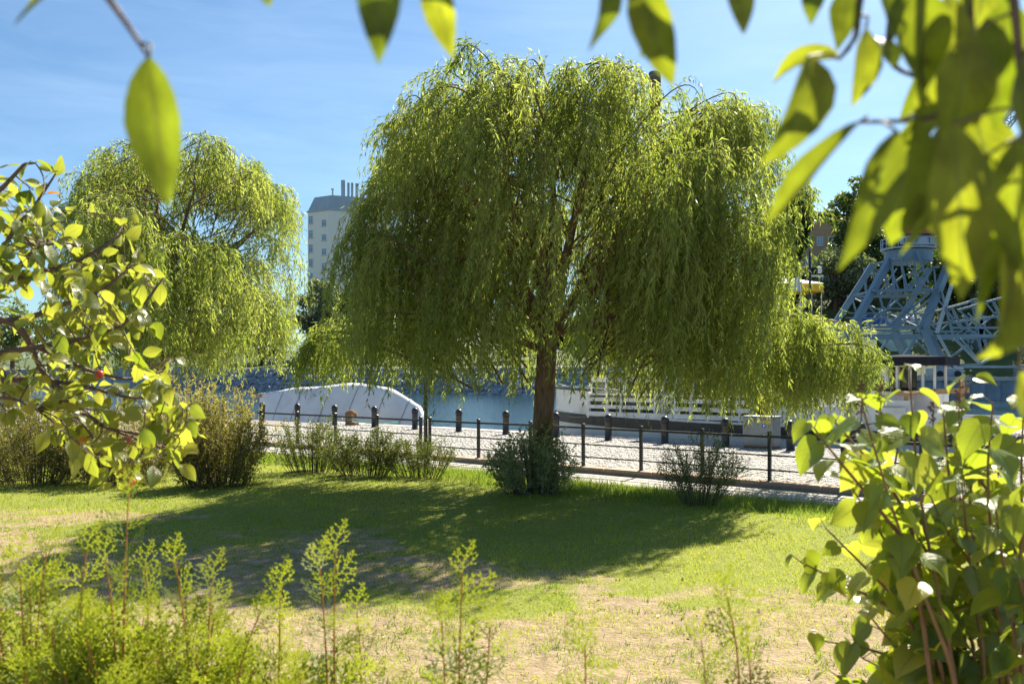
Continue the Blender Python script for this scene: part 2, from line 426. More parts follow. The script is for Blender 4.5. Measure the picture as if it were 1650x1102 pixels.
M['lilac_leaf'] = leaf_mat('lilac_leaf', (0.065, 0.125, 0.035), (0.14, 0.19, 0.05), (0.38, 0.50, 0.02), (0.72, 0.75, 0.07), tw=0.47, rough=0.33, spec=0.5, source='obj', veins=True, spots=0.27)
M['apple_leaf'] = leaf_mat('apple_leaf', (0.05, 0.085, 0.025), (0.12, 0.15, 0.04), (0.30, 0.40, 0.02), (0.65, 0.66, 0.07), tw=0.47, rough=0.33, spec=0.5, source='obj', veins=True, spots=0.29,
                           autumn=(0.005, (0.3, 0.09, 0.03), (0.6, 0.25, 0.03)))
M['near_leaf'] = leaf_mat('overhanging_leaf', (0.05, 0.08, 0.018), (0.10, 0.12, 0.025), (0.20, 0.28, 0.008), (0.42, 0.47, 0.02), tw=0.5, rough=0.4, spec=0.35, source='obj', veins=True, spots=0.27, mottle=True, vein_amt=.9)

def cobble_mat():
    m = bpy.data.materials.new('granite_setts'); m.use_nodes = True
    N, L = m.node_tree.nodes, m.node_tree.links
    bs = N['Principled BSDF']; bs.inputs['Roughness'].default_value = 0.72
    at = N.new('ShaderNodeAttribute'); at.attribute_name = 'var'
    rp = N.new('ShaderNodeValToRGB')
    e = rp.color_ramp.elements
    e[0].color = (0.25, 0.24, 0.23, 1); e[1].color = (0.45, 0.435, 0.42, 1); e.new(0.5).color = (0.36, 0.345, 0.33, 1)
    L.new(at.outputs['Fac'], rp.inputs['Fac']); L.new(rp.outputs['Color'], bs.inputs['Base Color'])
    tc = N.new('ShaderNodeTexCoord'); nz = N.new('ShaderNodeTexNoise'); nz.inputs['Scale'].default_value = 60
    L.new(tc.outputs['Object'], nz.inputs['Vector'])
    bp = N.new('ShaderNodeBump'); bp.inputs['Strength'].default_value = 0.4; bp.inputs['Distance'].default_value = 0.01
    L.new(nz.outputs['Fac'], bp.inputs['Height']); L.new(bp.outputs['Normal'], bs.inputs['Normal'])
    return m
M['cobble'] = cobble_mat()

def water_mat():
    m = bpy.data.materials.new('harbour_water'); m.use_nodes = True
    N, L = m.node_tree.nodes, m.node_tree.links
    bs = N['Principled BSDF']
    bs.inputs['Base Color'].default_value = (0.012, 0.04, 0.055, 1)
    bs.inputs['Roughness'].default_value = 0.07
    bs.inputs['IOR'].default_value = 1.333
    tc = N.new('ShaderNodeTexCoord'); mp = N.new('ShaderNodeMapping'); mp.inputs['Scale'].default_value = (1.0, 0.7, 1.0)
    mp.inputs['Rotation'].default_value = (0, 0, 0.5)
    L.new(tc.outputs['Object'], mp.inputs['Vector'])
    n1 = N.new('ShaderNodeTexNoise'); n1.inputs['Scale'].default_value = 1.1; n1.inputs['Detail'].default_value = 6; n1.inputs['Roughness'].default_value = 0.62
    L.new(mp.outputs['Vector'], n1.inputs['Vector'])
    bp = N.new('ShaderNodeBump'); bp.inputs['Strength'].default_value = 1.0; bp.inputs['Distance'].default_value = 0.16
    L.new(n1.outputs['Fac'], bp.inputs['Height']); L.new(bp.outputs['Normal'], bs.inputs['Normal'])
    return m
M['water'] = water_mat()

def tarp_mat():
    m = mat('white_shrink_wrap', (0.62, 0.64, 0.68), (0.80, 0.80, 0.81), rough=0.38, scale=0.9, bump=0.6, bscale=1.6, dirt=(0.55, 0.52, 0.5), dscale=0.7)
    return m
M['tarp'] = tarp_mat()

def brick_mat(name, c1, c2, mortar, scale):
    m = bpy.data.materials.new(name); m.use_nodes = True
    N, L = m.node_tree.nodes, m.node_tree.links
    bs = N['Principled BSDF']; bs.inputs['Roughness'].default_value = 0.85
    tc = N.new('ShaderNodeTexCoord'); mp = N.new('ShaderNodeMapping'); mp.inputs['Rotation'].default_value = (math.radians(90), 0, 0)
    bk = N.new('ShaderNodeTexBrick'); bk.inputs['Scale'].default_value = scale
    bk.inputs['Color1'].default_value = rgba(c1); bk.inputs['Color2'].default_value = rgba(c2); bk.inputs['Mortar'].default_value = rgba(mortar)
    L.new(tc.outputs['Object'], mp.inputs['Vector']); L.new(mp.outputs['Vector'], bk.inputs['Vector'])
    L.new(bk.outputs['Color'], bs.inputs['Base Color'])
    return m
M['brick'] = brick_mat('yellow_brick', (0.36, 0.21, 0.11), (0.46, 0.28, 0.15), (0.4, 0.33, 0.26), 1.6)
M['chimney_brick'] = brick_mat('dark_brick', (0.10, 0.075, 0.06), (0.17, 0.12, 0.09), (0.2, 0.17, 0.14), 1.4)
# ------------------------------------------------------------------ the quay frame: x along the quay, y towards the water
QA = math.radians(-37.5)
U = np.array([math.cos(QA), math.sin(QA), 0.0]); NN = np.array([-math.sin(QA), math.cos(QA), 0.0])

def t_at(px, n):
    r = (px - CX) / FPX
    Y = n / (NN[0] * r + NN[1])
    return r * Y * U[0] + Y * U[1]
def to_w(t, n, z=0.0):
    return U * t + NN * n + np.array([0, 0, z])
def to_q(x, y):
    return x * U[0] + y * U[1], x * NN[0] + y * NN[1]

def lawn_z(x, y):
    t, n = to_q(x, y)
    z = 0.10 * (fbm(x * 0.25, y * 0.25, 4, 3) - 0.5) + 0.018 * (fbm(x * 1.6, y * 1.6, 9, 3) - 0.5)
    return z - 0.11 * sstep(11.5, 14.2, n)

def dirt_mask(x, y):
    yb = np.interp(x, [-12, -7, -4, -1.6, 0.0, 2, 4, 8], [12.6, 11.8, 10.3, 8.9, 7.5, 7.6, 7.6, 7.2])
    n1 = fbm(x * 0.55, y * 0.9, 21, 4) - 0.5
    n2 = fbm(x * 2.6, y * 4.0, 33, 4) - 0.5
    m = sstep(-0.75, 0.85, (yb - y) * 0.5 + n1 * 4.2 + n2 * 2.4)
    return np.clip(m, 0, 1)

# lawn: fine cells where the photograph looks, coarse ones out to the edge of the park
def axis(lo, hi, step, out_lo, out_hi):
    return np.concatenate([np.linspace(out_lo, lo, 8)[:-1], np.arange(lo, hi, step), np.linspace(hi, out_hi, 8)])
gt = axis(-30.0, 12.0, 0.2, -400, 400); gn = np.concatenate([np.linspace(-400, 0, 8)[:-1], np.arange(0, 14.3, 0.2), [14.36]])
TT, GN = np.meshgrid(gt, gn, indexing='ij')
WX = TT * U[0] + GN * NN[0]; WY = TT * U[1] + GN * NN[1]
LV = np.stack([WX, WY, lawn_z(WX, WY)], -1).reshape(-1, 3)
ni, nj = TT.shape
ii, jj = np.meshgrid(np.arange(ni - 1), np.arange(nj - 1), indexing='ij')
LF = np.stack([ii * nj + jj, (ii + 1) * nj + jj, (ii + 1) * nj + jj + 1, ii * nj + jj + 1], -1).reshape(-1, 4)

def lawn_mat():
    m = bpy.data.materials.new('lawn_soil'); m.use_nodes = True
    N, L = m.node_tree.nodes, m.node_tree.links
    bs = N['Principled BSDF']; bs.inputs['Roughness'].default_value = 0.95; bs.inputs['Specular IOR Level'].default_value = 0.2
    at = N.new('ShaderNodeAttribute'); at.attribute_name = 'dirt'
    tc = N.new('ShaderNodeTexCoord')
    nz = N.new('ShaderNodeTexNoise'); nz.inputs['Scale'].default_value = 7; nz.inputs['Detail'].default_value = 9; nz.inputs['Roughness'].default_value = 0.7
    L.new(tc.outputs['Object'], nz.inputs['Vector'])
    g = N.new('ShaderNodeMix'); g.data_type = 'RGBA'; g.inputs[6].default_value = (0.145, 0.17, 0.028, 1); g.inputs[7].default_value = (0.22, 0.235, 0.05, 1)
    d = N.new('ShaderNodeMix'); d.data_type = 'RGBA'; d.inputs[6].default_value = (0.165, 0.122, 0.07, 1); d.inputs[7].default_value = (0.37, 0.285, 0.18, 1)
    mr = N.new('ShaderNodeMapRange'); mr.inputs[1].default_value = 0.3; mr.inputs[2].default_value = 0.68
    L.new(nz.outputs['Fac'], mr.inputs[0]); L.new(mr.outputs[0], g.inputs[0]); L.new(mr.outputs[0], d.inputs[0])
    n2 = N.new('ShaderNodeTexNoise'); n2.inputs['Scale'].default_value = 3.2; n2.inputs['Detail'].default_value = 8
    L.new(tc.outputs['Object'], n2.inputs['Vector'])
    ad = N.new('ShaderNodeMath'); ad.operation = 'ADD'; sb = N.new('ShaderNodeMath'); sb.operation = 'SUBTRACT'; sb.inputs[1].default_value = 0.5
    L.new(n2.outputs['Fac'], sb.inputs[0]); L.new(at.outputs['Fac'], ad.inputs[0]); L.new(sb.outputs[0], ad.inputs[1])
    m2 = N.new('ShaderNodeMapRange'); m2.inputs[1].default_value = 0.3; m2.inputs[2].default_value = 0.75
    L.new(ad.outputs[0], m2.inputs[0])
    mx = N.new('ShaderNodeMix'); mx.data_type = 'RGBA'
    L.new(m2.outputs[0], mx.inputs[0]); L.new(g.outputs[2], mx.inputs[6]); L.new(d.outputs[2], mx.inputs[7]); L.new(mx.outputs[2], bs.inputs['Base Color'])
    nb = N.new('ShaderNodeTexNoise'); nb.inputs['Scale'].default_value = 26; nb.inputs['Detail'].default_value = 8
    L.new(tc.outputs['Object'], nb.inputs['Vector'])
    bp = N.new('ShaderNodeBump'); bp.inputs['Strength'].default_value = 0.8; bp.inputs['Distance'].default_value = 0.03
    L.new(nb.outputs['Fac'], bp.inputs['Height']); L.new(bp.outputs['Normal'], bs.inputs['Normal'])
    return m
me = mesh_np('lawn', LV, LF, lawn_mat(), True, attrs={'dirt': dirt_mask(LV[:, 0], LV[:, 1])})
tag(link(bpy.data.objects.new('lawn', me)), kind='structure')

# quay: bedding slab with kerb stones, paving strip, setts and coping stones
quay = MB()
quay.box(-400, 400, 14.36, 15.72, -2.5, -0.16)
quay.box(-400, 400, 15.72, 23.56, -2.5, -0.045)
quay.box(-400, 400, 23.56, 24.3, -2.5, -0.20)
quay_o = tag(quay.build('quay', M['sand_joint']), kind='structure')
quay_o.rotation_euler = (0, 0, QA)
T0, T1 = -28.0, 2.5
def stones(name, length, n0, n1, z0, z1, matl, gap, bev, wob):
    b = MB(); b.box(-length / 2 + gap / 2, length / 2 - gap / 2, n0, n1, z0, z1, bev)
    me_ = b.mesh(name, matl)
    k = int((T1 - T0) / length)
    for i in range(k):
        o = link(bpy.data.objects.new(name, me_), quay_o)
        o.location = (T0 + (i + 0.5) * length, rnd.uniform(-wob, wob), rnd.uniform(-wob, wob))
stones('kerb_stone', 1.15, 15.74, 16.12, -0.4, 0.012, M['kerb'], 0.012, 0.018, 0.004)
stones('coping_stone', 1.5, 23.6, 24.32, -0.35, 0.01, M['granite'], 0.015, 0.02, 0.006)
for r_ in range(2):
    stones('paving_slab', 0.9, 14.40 + r_ * 0.665, 15.05 + r_ * 0.665, -0.22, -0.105, M['slab'], 0.012, 0.008, 0.004)

# granite setts laid in segmental arcs
pit = 0.13
tt, nn = np.meshgrid(np.arange(T0, T1, pit), np.arange(16.2, 23.9, pit * 0.95), indexing='ij')
tt = tt.ravel(); nn = nn.ravel()
arcw = 1.15
ph = ((tt / arcw) % 1.0 - 0.5) * 2
nn2 = nn + 0.26 * (1 - ph * ph) - 0.2
tt = tt + R.uniform(-0.012, 0.012, tt.size); nn2 = nn2 + R.uniform(-0.01, 0.01, tt.size)
keep = (nn2 > 16.17) & (nn2 < 23.54)
tt, nn2, ph = tt[keep], nn2[keep], ph[keep]
ns = tt.size
slope = -0.26 * 2 * ph * 2 / arcw
ca = 1 / np.sqrt(1 + slope ** 2 * 0.5); sa = slope * 0.7 * ca
hw = pit * 0.45 * R.uniform(0.86, 1.04, ns); hl = pit * 0.43 * R.uniform(0.86, 1.04, ns); hz = R.uniform(-0.012, 0.008, ns)
corn = np.array([(-1, -1), (1, -1), (1, 1), (-1, 1)], float)
def ring(k, z):
    lx = corn[None, :, 0] * hw[:, None] * k; ly = corn[None, :, 1] * hl[:, None] * k
    return np.stack([tt[:, None] + lx * ca[:, None] - ly * sa[:, None], nn2[:, None] + lx * sa[:, None] + ly * ca[:, None],
                     np.broadcast_to((hz + z)[:, None], lx.shape)], -1)
SV = np.concatenate([ring(1.0, -0.05), ring(0.76, 0.0)], 1).reshape(-1, 3)
base = np.arange(ns)[:, None] * 8
pat = np.array([(4, 5, 6, 7)] + [(a, (a + 1) % 4, 4 + (a + 1) % 4, 4 + a) for a in range(4)])
SF = (base[:, :, None] + pat[None]).reshape(-1, 4)
svar = np.repeat(np.clip(R.normal(0.5, 0.22, ns), 0, 1), 5)
o = link(bpy.data.objects.new('granite_setts', mesh_np('granite_setts', SV, SF, M['cobble'], False, svar)), quay_o)
tag(o, kind='stuff')

# water out to the horizon
wm = MB(); wm.poly([(-3000, -200, -0.8), (3000, -200, -0.8), (3000, 4000, -0.8), (-3000, 4000, -0.8)], [(0, 1, 2, 3)])
tag(wm.build('water', M['water']), kind='structure')
bm_ = MB(); bm_.poly([(-3000, -600, -2.6), (3000, -600, -2.6), (3000, 4000, -2.6), (-3000, 4000, -2.6)], [(0, 1, 2, 3)])
tag(bm_.build('harbour_bed', M['sand_joint']), kind='structure')

# ------------------------------------------------------------------ railings, lamp, bollards, cabinet
def railing(pxs, label):
    ts = [t_at(p, 15.93) for p in pxs]
    root = thing('railing', label, 'railing', tuple(to_w(ts[0], 15.93)), QA, 'black railings along the quay')
    pm = MB()
    pm.box(-0.03, 0.03, -0.03, 0.03, 0.0, 0.93, 0.004)
    pm.box(-0.036, 0.036, -0.036, 0.036, 0.93, 0.955, 0.012)
    pm.box(-0.055, 0.055, -0.055, 0.055, 0.0, 0.02, 0.006)
    pme = pm.mesh('post', M['black_metal'])
    for t in ts:
        p_ = link(bpy.data.objects.new('post', pme), root); p_.location = (t - ts[0], 0, 0.005)
        p_.rotation_euler = (rnd.uniform(-.012, .012), rnd.uniform(-.012, .012), 0)
    for z, h in ((0.86, 0.045), (0.50, 0.028), (0.22, 0.028)):
        b = MB()
        for a, c in zip(ts[:-1], ts[1:]):
            b.bar((a - ts[0] + 0.026, 0, z), (c - ts[0] - 0.026, 0, z + rnd.uniform(-.006, .006)), 0.035, h)
        b.build('rail', M['black_metal'], root)
railing([300, 360, 420, 479, 540.6, 607.8, 678], 'black metal railing behind the low shrubs, left of the lamp post')
railing([693, 771, 855, 940, 1033, 1132, 1240, 1358, 1485, 1625, 1790], 'black metal railing running right from the lamp post past the willow')

lp = thing('lamp_post', 'slim dark lamp post rising into the willow between two railings', 'lamp post', tuple(to_w(t_at(686, 15.9), 15.9)), QA)
b = MB(); b.tube([(0, 0, 0), (0, 0, 0.9), (0, 0, 4.2)], [0.055, 0.05, 0.04], 10); b.build('pole', M['black_metal'], lp, True)
b = MB(); b.lathe([(0.05, 4.2), (0.16, 4.28), (0.2, 4.62), (0.24, 4.66), (0.1, 4.78), (0.02, 4.82)], 12); b.build('lantern', M['black_metal'], lp)
b = MB(); b.lathe([(0.11, 0.0), (0.10, 0.1), (0.062, 0.3), (0.055, 0.34)], 10); b.build('pole_base', M['black_metal'], lp, True)

bol = None
bpx = [362, 423, 479.5, 539, 603, 668.6, 739, 815, 896, 980, 1071, 1169, 1274, 1388, 1512]
blab = ['black bollard half hidden by the round shrub', 'black bollard at the far left, in front of the white tarpaulin bow',
        'second black bollard in front of the white tarpaulin, beside tall shrub twigs', 'black bollard just left of the wooden stump',
        'black bollard just right of the wooden stump', 'black bollard just left of the lamp post',
        'black bollard standing alone against open water right of the lamp post', 'black bollard against water just left of the willow trunk',
        'black bollard half hidden just right of the willow trunk', 'black bollard in front of the first white slatted rail of the boat',
        'black bollard in the shade halfway between willow trunk and grey cabinet', 'black bollard immediately left of the grey cabinet',
        'black bollard immediately right of the grey cabinet', 'black bollard behind the upper lilac leaves',
        'black bollard hidden deep behind the lilac at the right']
for px, lb in zip(bpx, blab):
    t = t_at(px, 22.7)
    if bol is None:
        bol = thing('bollard', lb, 'bollard', group='black bollards along the quay edge')
        b = MB(); b.lathe([(0.125, -0.03), (0.125, 0.02), (0.11, 0.03), (0.108, 0.55), (0.118, 0.56), (0.118, 0.6), (0.108, 0.61)], 18); b.build('body', M['black_metal'], bol, True)
        b = MB(); b.lathe([(0.12, 0.62), (0.132, 0.635), (0.132, 0.66), (0.12, 0.72), (0.09, 0.775), (0.05, 0.803), (0.0, 0.81)], 18); b.build('cap', M['black_metal'], bol, True)
        b = MB(); b.lathe([(0.105, 0.606), (0.105, 0.625)], 18); b.build('neck', M['black_metal'], bol, True)
        o = bol
    else:
        o = copy_tree(bol); o['label'] = lb
    o.location = tuple(to_w(t, 22.7)); o.rotation_euler = (rnd.uniform(-.02, .02), rnd.uniform(-.02, .02), rnd.uniform(0, 6))

ct = t_at(1222, 22.75)
cb = thing('electrical_cabinet', 'grey electrical cabinet with yellow and blue stickers beside a bollard', 'cabinet', tuple(to_w(ct, 22.75)), QA)
b = MB(); b.box(-0.44, 0.44, -0.02, 0.5, 0.06, 0.86, 0.01); b.build('housing', M['cabinet'], cb)
b = MB(); b.box(-0.42, 0.42, -0.045, -0.022, 0.10, 0.84); b.build('door', M['cabinet'], cb)
b = MB(); b.box(-0.42, 0.42, 0.0, 0.48, -0.02, 0.058); b.build('plinth', M['old_wood'], cb)
b = MB(); b.box(0.14, 0.36, -0.0485, -0.0465, 0.70, 0.76); b.build('yellow_sticker', M['yellow'], cb)
b = MB(); b.box(0.12, 0.22, -0.0485, -0.0465, 0.58, 0.68); s_ = b.build('blue_sticker', M['blue'], cb)
b = MB(); b.box(0.155, 0.185, -0.0505, -0.049, 0.60, 0.66); b.build('mark', M['white'], s_)
b = MB(); b.box(-0.46, 0.46, -0.04, 0.52, 0.861, 0.885, 0.008); b.build('lid', M['cabinet'], cb)

# weathered mooring stump with rope
st = thing('mooring_stump', 'weathered brown wooden stump with a turquoise rope at the tarpaulin', 'stump', tuple(to_w(t_at(563, 23.1), 23.1)), QA)
b = MB(); b.tube([(0, 0, -0.02), (0.01, 0, 0.2), (-0.01, 0, 0.42), (0.05, 0, 0.54)], [0.17, 0.155, 0.165, 0.11], 11, rough=0.14); b.build('stump_body', M['old_wood'], st)
b = MB(); b.tube([(0.02, 0, 0.50), (0.18, -0.03, 0.53), (0.34, 0, 0.44), (0.40, 0, 0.3)], [0.09, 0.08, 0.09, 0.06], 8, rough=0.2); b.build('split_branch', M['old_wood'], st)
b = MB(); b.box(0.15, 0.42, -0.12, 0.12, -0.02, 0.12, 0.03); b.build('chock', M['old_wood'], st)
b = MB(); b.tube([(0.1, -0.17, 0.2), (0.25, -0.16, 0.22), (0.4, -0.02, 0.2), (0.7, 0.3, 0.08), (1.0, 0.9, 0.04), (1.3, 1.4, 0.1)], 0.018, 6); b.build('mooring_rope', M['rope'], st, True)

# ------------------------------------------------------------------ boats
# covered boat under white shrink wrap
ta, tb = t_at(428, 26.2), t_at(656, 25.4)
tc_ = thing('covered_boat', 'moored boat wrapped in white tarpaulin with a ridge and folds', 'boat', tuple(to_w((ta + tb) / 2, 26.3, -0.8)), QA)
Lh = (tb - ta) / 2
secs = []   # (s, half width, ridge z, shoulder z)  z above water
prof = [(-1.12, 0.12, 1.85, 1.75), (-1.0, 0.5, 1.9, 1.65), (-0.82, 0.95, 2.02, 1.6), (-0.55, 1.3, 2.18, 1.55), (-0.36, 1.4, 2.22, 1.6), (-0.1, 1.45, 2.32, 1.65),
        (0.2, 1.45, 2.42, 1.6), (0.45, 1.42, 2.36, 1.5), (0.66, 1.38, 2.22, 1.35), (0.84, 1.3, 1.80, 1.2), (1.0, 1.15, 1.42, 1.1), (1.02, 1.1, 0.9, 0.8)]
NU, NV = 45, 21
sv = np.linspace(-1.12, 1.02, NU); pr = np.array(prof)
verts = []
for i, s0 in enumerate(sv):
    hwid, rz, sz = (np.interp(s0, pr[:, 0], pr[:, k]) for k in (1, 2, 3))
    for j in range(NV):
        a = j / (NV - 1) * 2 - 1
        aa = abs(a)
        y = math.copysign(hwid * 0.92 * aa ** 0.92, a)
        z = rz + (0.12 - rz) * aa ** 1.25
        w_ = 0.075 * (abs(((s0 * 3.3 + aa * 0.55) % 1.0) - 0.5) * 2 - 0.5) * (0.25 + aa) + 0.02 * math.sin(s0 * 23 + a * 4) * (0.3 + aa) + 0.03 * math.sin(s0 * 9 - a * 7) + 0.05 * (float(vnoise(s0 * 9, a * 3.0, 5)) - 0.5)
        verts.append((s0 * Lh, y - math.copysign(w_, a) * 0.8, z + w_ * 0.6))
faces = [(i * NV + j, (i + 1) * NV + j, (i + 1) * NV + j + 1, i * NV + j + 1) for i in range(NU - 1) for j in range(NV - 1)]
faces.append(tuple((NU - 1) * NV + j for j in range(NV - 1, -1, -1)))
b = MB(); b.poly(verts, faces); b.build('tarpaulin', M['tarp'], tc_, True)
b = MB()
for s0 in (-0.72, -0.42, -0.05, 0.3, 0.62, 0.86):
    k0 = int(np.argmin(abs(sv - s0)))
    pts = [np.array(verts[k0 * NV + j]) + np.array([0.12 * (abs(j - 10) / 10), 0, 0.012]) for j in range(NV)]
    pts = [(p[0], p[1] * 1.012, p[2]) for p in pts]
    b.tube(pts, 0.022, 5)
b.build('seam', M['tape'], tc_, True)
b = MB(); hv = []
for s0 in np.linspace(-1.15, 1.0, 16):
    hwid = float(np.interp(s0, pr[:, 0], pr[:, 1])) * 0.96
    hv += [(s0 * Lh, -hwid, 0.35), (s0 * Lh, -hwid * 0.8, -0.4), (s0 * Lh, hwid * 0.8, -0.4), (s0 * Lh, hwid, 0.35)]
b.poly(hv, [(i * 4 + j, i * 4 + 4 + j, i * 4 + 5 + j, i * 4 + 1 + j) for i in range(15) for j in range(3)] + [(0, 1, 2, 3), (63, 62, 61, 60)])
b.build('hull', M['boat_white'], tc_)
b = MB(); b.bar((-1.12 * Lh - 0.35, 0, 1.72), (-1.12 * Lh + 0.2, 0, 1.74), 0.3, 0.16); b.build('bow_tip', M['timber'], tc_)

# white ferry with a black belt
f0, f1 = t_at(858, 25.0), t_at(1680, 24.9)
fy = thing('white_boat', 'old white boat with black belt and slatted rails behind the willow', 'boat', tuple(to_w(f0, 24.85, 0.0)), QA)
FL = f1 - f0
KS = [0.0, 0.25, 0.7, 1.5, 2.6, 4.0, 6.5, 9.0, 12.0, FL - 1.0, FL]
off = np.interp(KS, [0, 0.25, 0.7, 1.5, 2.6, 4.0, FL], [1.9, 1.25, 0.75, 0.36, 0.13, 0.02, 0.0])
shr = np.interp(KS, [0, 2.6, 6, 10, FL], [0.24, 0.15, 0.04, 0.0, 0.0])
WB = 4.2
def strake(z0, z1, o0=0.0, o1=0.0, fl=1.0):
    vv = []
    for k, t in enumerate(KS):
        for side in (0, 1):
            for z, oo in ((z0, o0), (z1, o1)):
                y = off[k] * fl - oo if side == 0 else WB - off[k] * fl + oo
                vv.append((t - (oo * 2 if k == 0 else 0), y, z + shr[k] * (1 if z > -0.3 else 0)))
    n = len(KS); ff = []
    for k in range(n - 1):
        a = k * 4; c = a + 4
        ff += [(a, c, c + 1, a + 1), (a + 2, a + 3, c + 3, c + 2)]
    ff += [(0, 1, 3, 2), ((n-1)*4, (n-1)*4+2, (n-1)*4+3, (n-1)*4+1)]
    ff += [(k*4+1, k*4+5, k*4+7, k*4+3) for k in range(n-1)] + [(k*4, k*4+2, k*4+6, k*4+4) for k in range(n-1)]
    b_ = MB(); b_.poly(vv, ff); return b_
strake(-1.2, 0.13, 0.0, 0.03).build('lower_hull', M['boat_white'], fy)
strake(0.132, 0.47, 0.075, 0.075).build('black_belt', M['boat_black'], fy)
strake(0.472, 0.54, 0.02, 0.02).build('deck_edge', M['boat_white'], fy)
b = MB()
def offt(t): return float(np.interp(t, KS, off))
def sht(t): return float(np.interp(t, KS, shr))
# bow bulwark: solid white plating from the stem to the first rail
def panel(t0, t1, z0, z1, y=0.0, th=0.05, name='bulwark', matl=None, n=6, top=None):
    b_ = MB(); ts_ = np.linspace(t0, t1, n + 1)
    for a, c in zip(ts_[:-1], ts_[1:]):
        ya, yc = offt(a) + y, offt(c) + y
        za, zc = (z1 if top is None else top(a)), (z1 if top is None else top(c))
        sa_, sc_ = sht(a), sht(c)
        b_.poly([(a, ya, z0 + sa_), (c, yc, z0 + sc_), (c, yc + th, z0 + sc_), (a, ya + th, z0 + sa_), (a, ya, za + sa_), (c, yc, zc + sc_), (c, yc + th, zc + sc_), (a, ya + th, za + sa_)],
                [(0, 3, 2, 1), (4, 5, 6, 7), (0, 1, 5, 4), (1, 2, 6, 5), (2, 3, 7, 6), (3, 0, 4, 7)])
    return b_.build(name, matl or M['boat_white'], fy)
def ft(px, n=24.95): return t_at(px, n) - f0
panel(0.05, ft(944), 0.545, 1.28, name='bow_bulwark', n=8)
panel(0.0, ft(948), 1.283, 1.36, y=-0.05, th=0.14, name='bulwark_cap', matl=M['boat_black'], n=8)
b = MB(); b.tube([(0.1, offt(0.1) + 0.05, 1.66), (1.2, offt(1.2) + 0.05, 1.60), (ft(1000), offt(ft(1000)) + 0.05, 1.52)], 0.022, 6); b.build('hand_rail', M['boat_white'], fy)
# slatted rails
posts = [948, 978, 1000, 1030, 1058, 1087, 1113, 1140, 1165, 1192, 1210]
for z0, h in ((0.60, 0.16), (0.85, 0.14), (1.10, 0.14)):
    for a, c in zip([946, 1087], [1085, 1212]):
        b = MB(); ta_, tc2 = ft(a), ft(c)
        b.box(ta_, tc2, 0.03, 0.07, z0 + 0.02 * rnd.random(), z0 + h); b.build('slat', M['boat_white'], fy)
for p_ in posts:
    b = MB(); b.box(ft(p_) - 0.04, ft(p_) + 0.04, 0.075, 0.15, 0.54, 1.32); b.build('rail_post', M['boat_white'], fy)
b = MB(); b.box(ft(946), ft(1056) - 0.2, 0.30, 0.34, 0.55, 1.31); b.build('gap_shade_sheet', M['boat_black'], fy)  # black sheets behind the slats, painting in the shade seen between them
b = MB(); b.box(ft(1089), ft(1210), 0.30, 0.34, 0.55, 1.31); b.build('gap_shade_sheet', M['boat_black'], fy)
b = MB(); b.box(ft(946), ft(1214), 0.02, 0.16, 1.325, 1.37); b.build('cap_rail', M['boat_white'], fy)
panel(ft(1058) - 0.15, ft(1087), 0.545, 1.4, y=0.16, name='gate_panel', n=1)
# cabin behind the rails: dark openings in a white wall
b = MB(); b.box(1.7, ft(1205, 26.5), 1.35, 1.42, 0.545, 0.9); b.box(1.7, ft(1205, 26.5), 1.35, 1.42, 1.75, 2.0)
for k in range(9):
    x_ = 1.7 + k * (ft(1205, 26.5) - 1.7) / 8.0
    b.box(x_ - 0.09, x_ + 0.09, 1.343, 1.425, 0.545, 2.0)
b.build('cabin_wall', M['boat_white'], fy)
b = MB(); b.box(1.75, ft(1203, 26.5), 1.44, 1.46, 0.6, 1.95); b.build('cabin_window', M['glass'], fy)
b = MB(); b.box(1.5, ft(1210, 26.5), 1.2, 3.2, 2.0, 2.09, 0.03); b.build('cabin_roof', M['roof_dark'], fy)
b = MB(); b.box(1.6, FL - 0.3, 0.12, 3.9, 0.535, 0.548); b.build('deck', M['deck'], fy)
uc0, uc1 = ft(1090, 26.0), ft(1290, 26.0)  # saloon added, unseen behind the willow, to cast the boat's shade on the quay
b = MB(); b.box(uc0, uc1, 1.0, 3.3, 0.552, 1.2); b.box(uc0, uc1, 1.0, 3.3, 2.1, 2.9)
for k in range(9):
    x_ = uc0 + 0.1 + k * (uc1 - uc0 - 0.2) / 8.0
    b.box(x_ - 0.09, x_ + 0.09, 1.003, 1.09, 1.2, 2.1); b.box(x_ - 0.09, x_ + 0.09, 3.2, 3.297, 1.2, 2.1)
b.build('added_saloon_wall', M['boat_white'], fy)
b = MB(); b.box(uc0 + 0.1, uc1 - 0.1, 1.12, 1.14, 1.2, 2.1); b.build('added_saloon_window', M['glass'], fy)
b = MB(); b.box(uc0 - 0.3, uc1 + 0.2, 0.5, 3.7, 2.903, 3.0, 0.03); b.build('added_saloon_roof', M['boat_white'], fy)
b = MB(); b.box(ft(1213), ft(1246), 0.5, 0.56, 0.55, 1.5); b.build('wooden_door', M['dark_wood'], fy)
b = MB(); b.box(ft(1246), ft(1250), 0.05, 0.15, 0.55, 1.9); b.build('stanchion', M['boat_white'], fy)
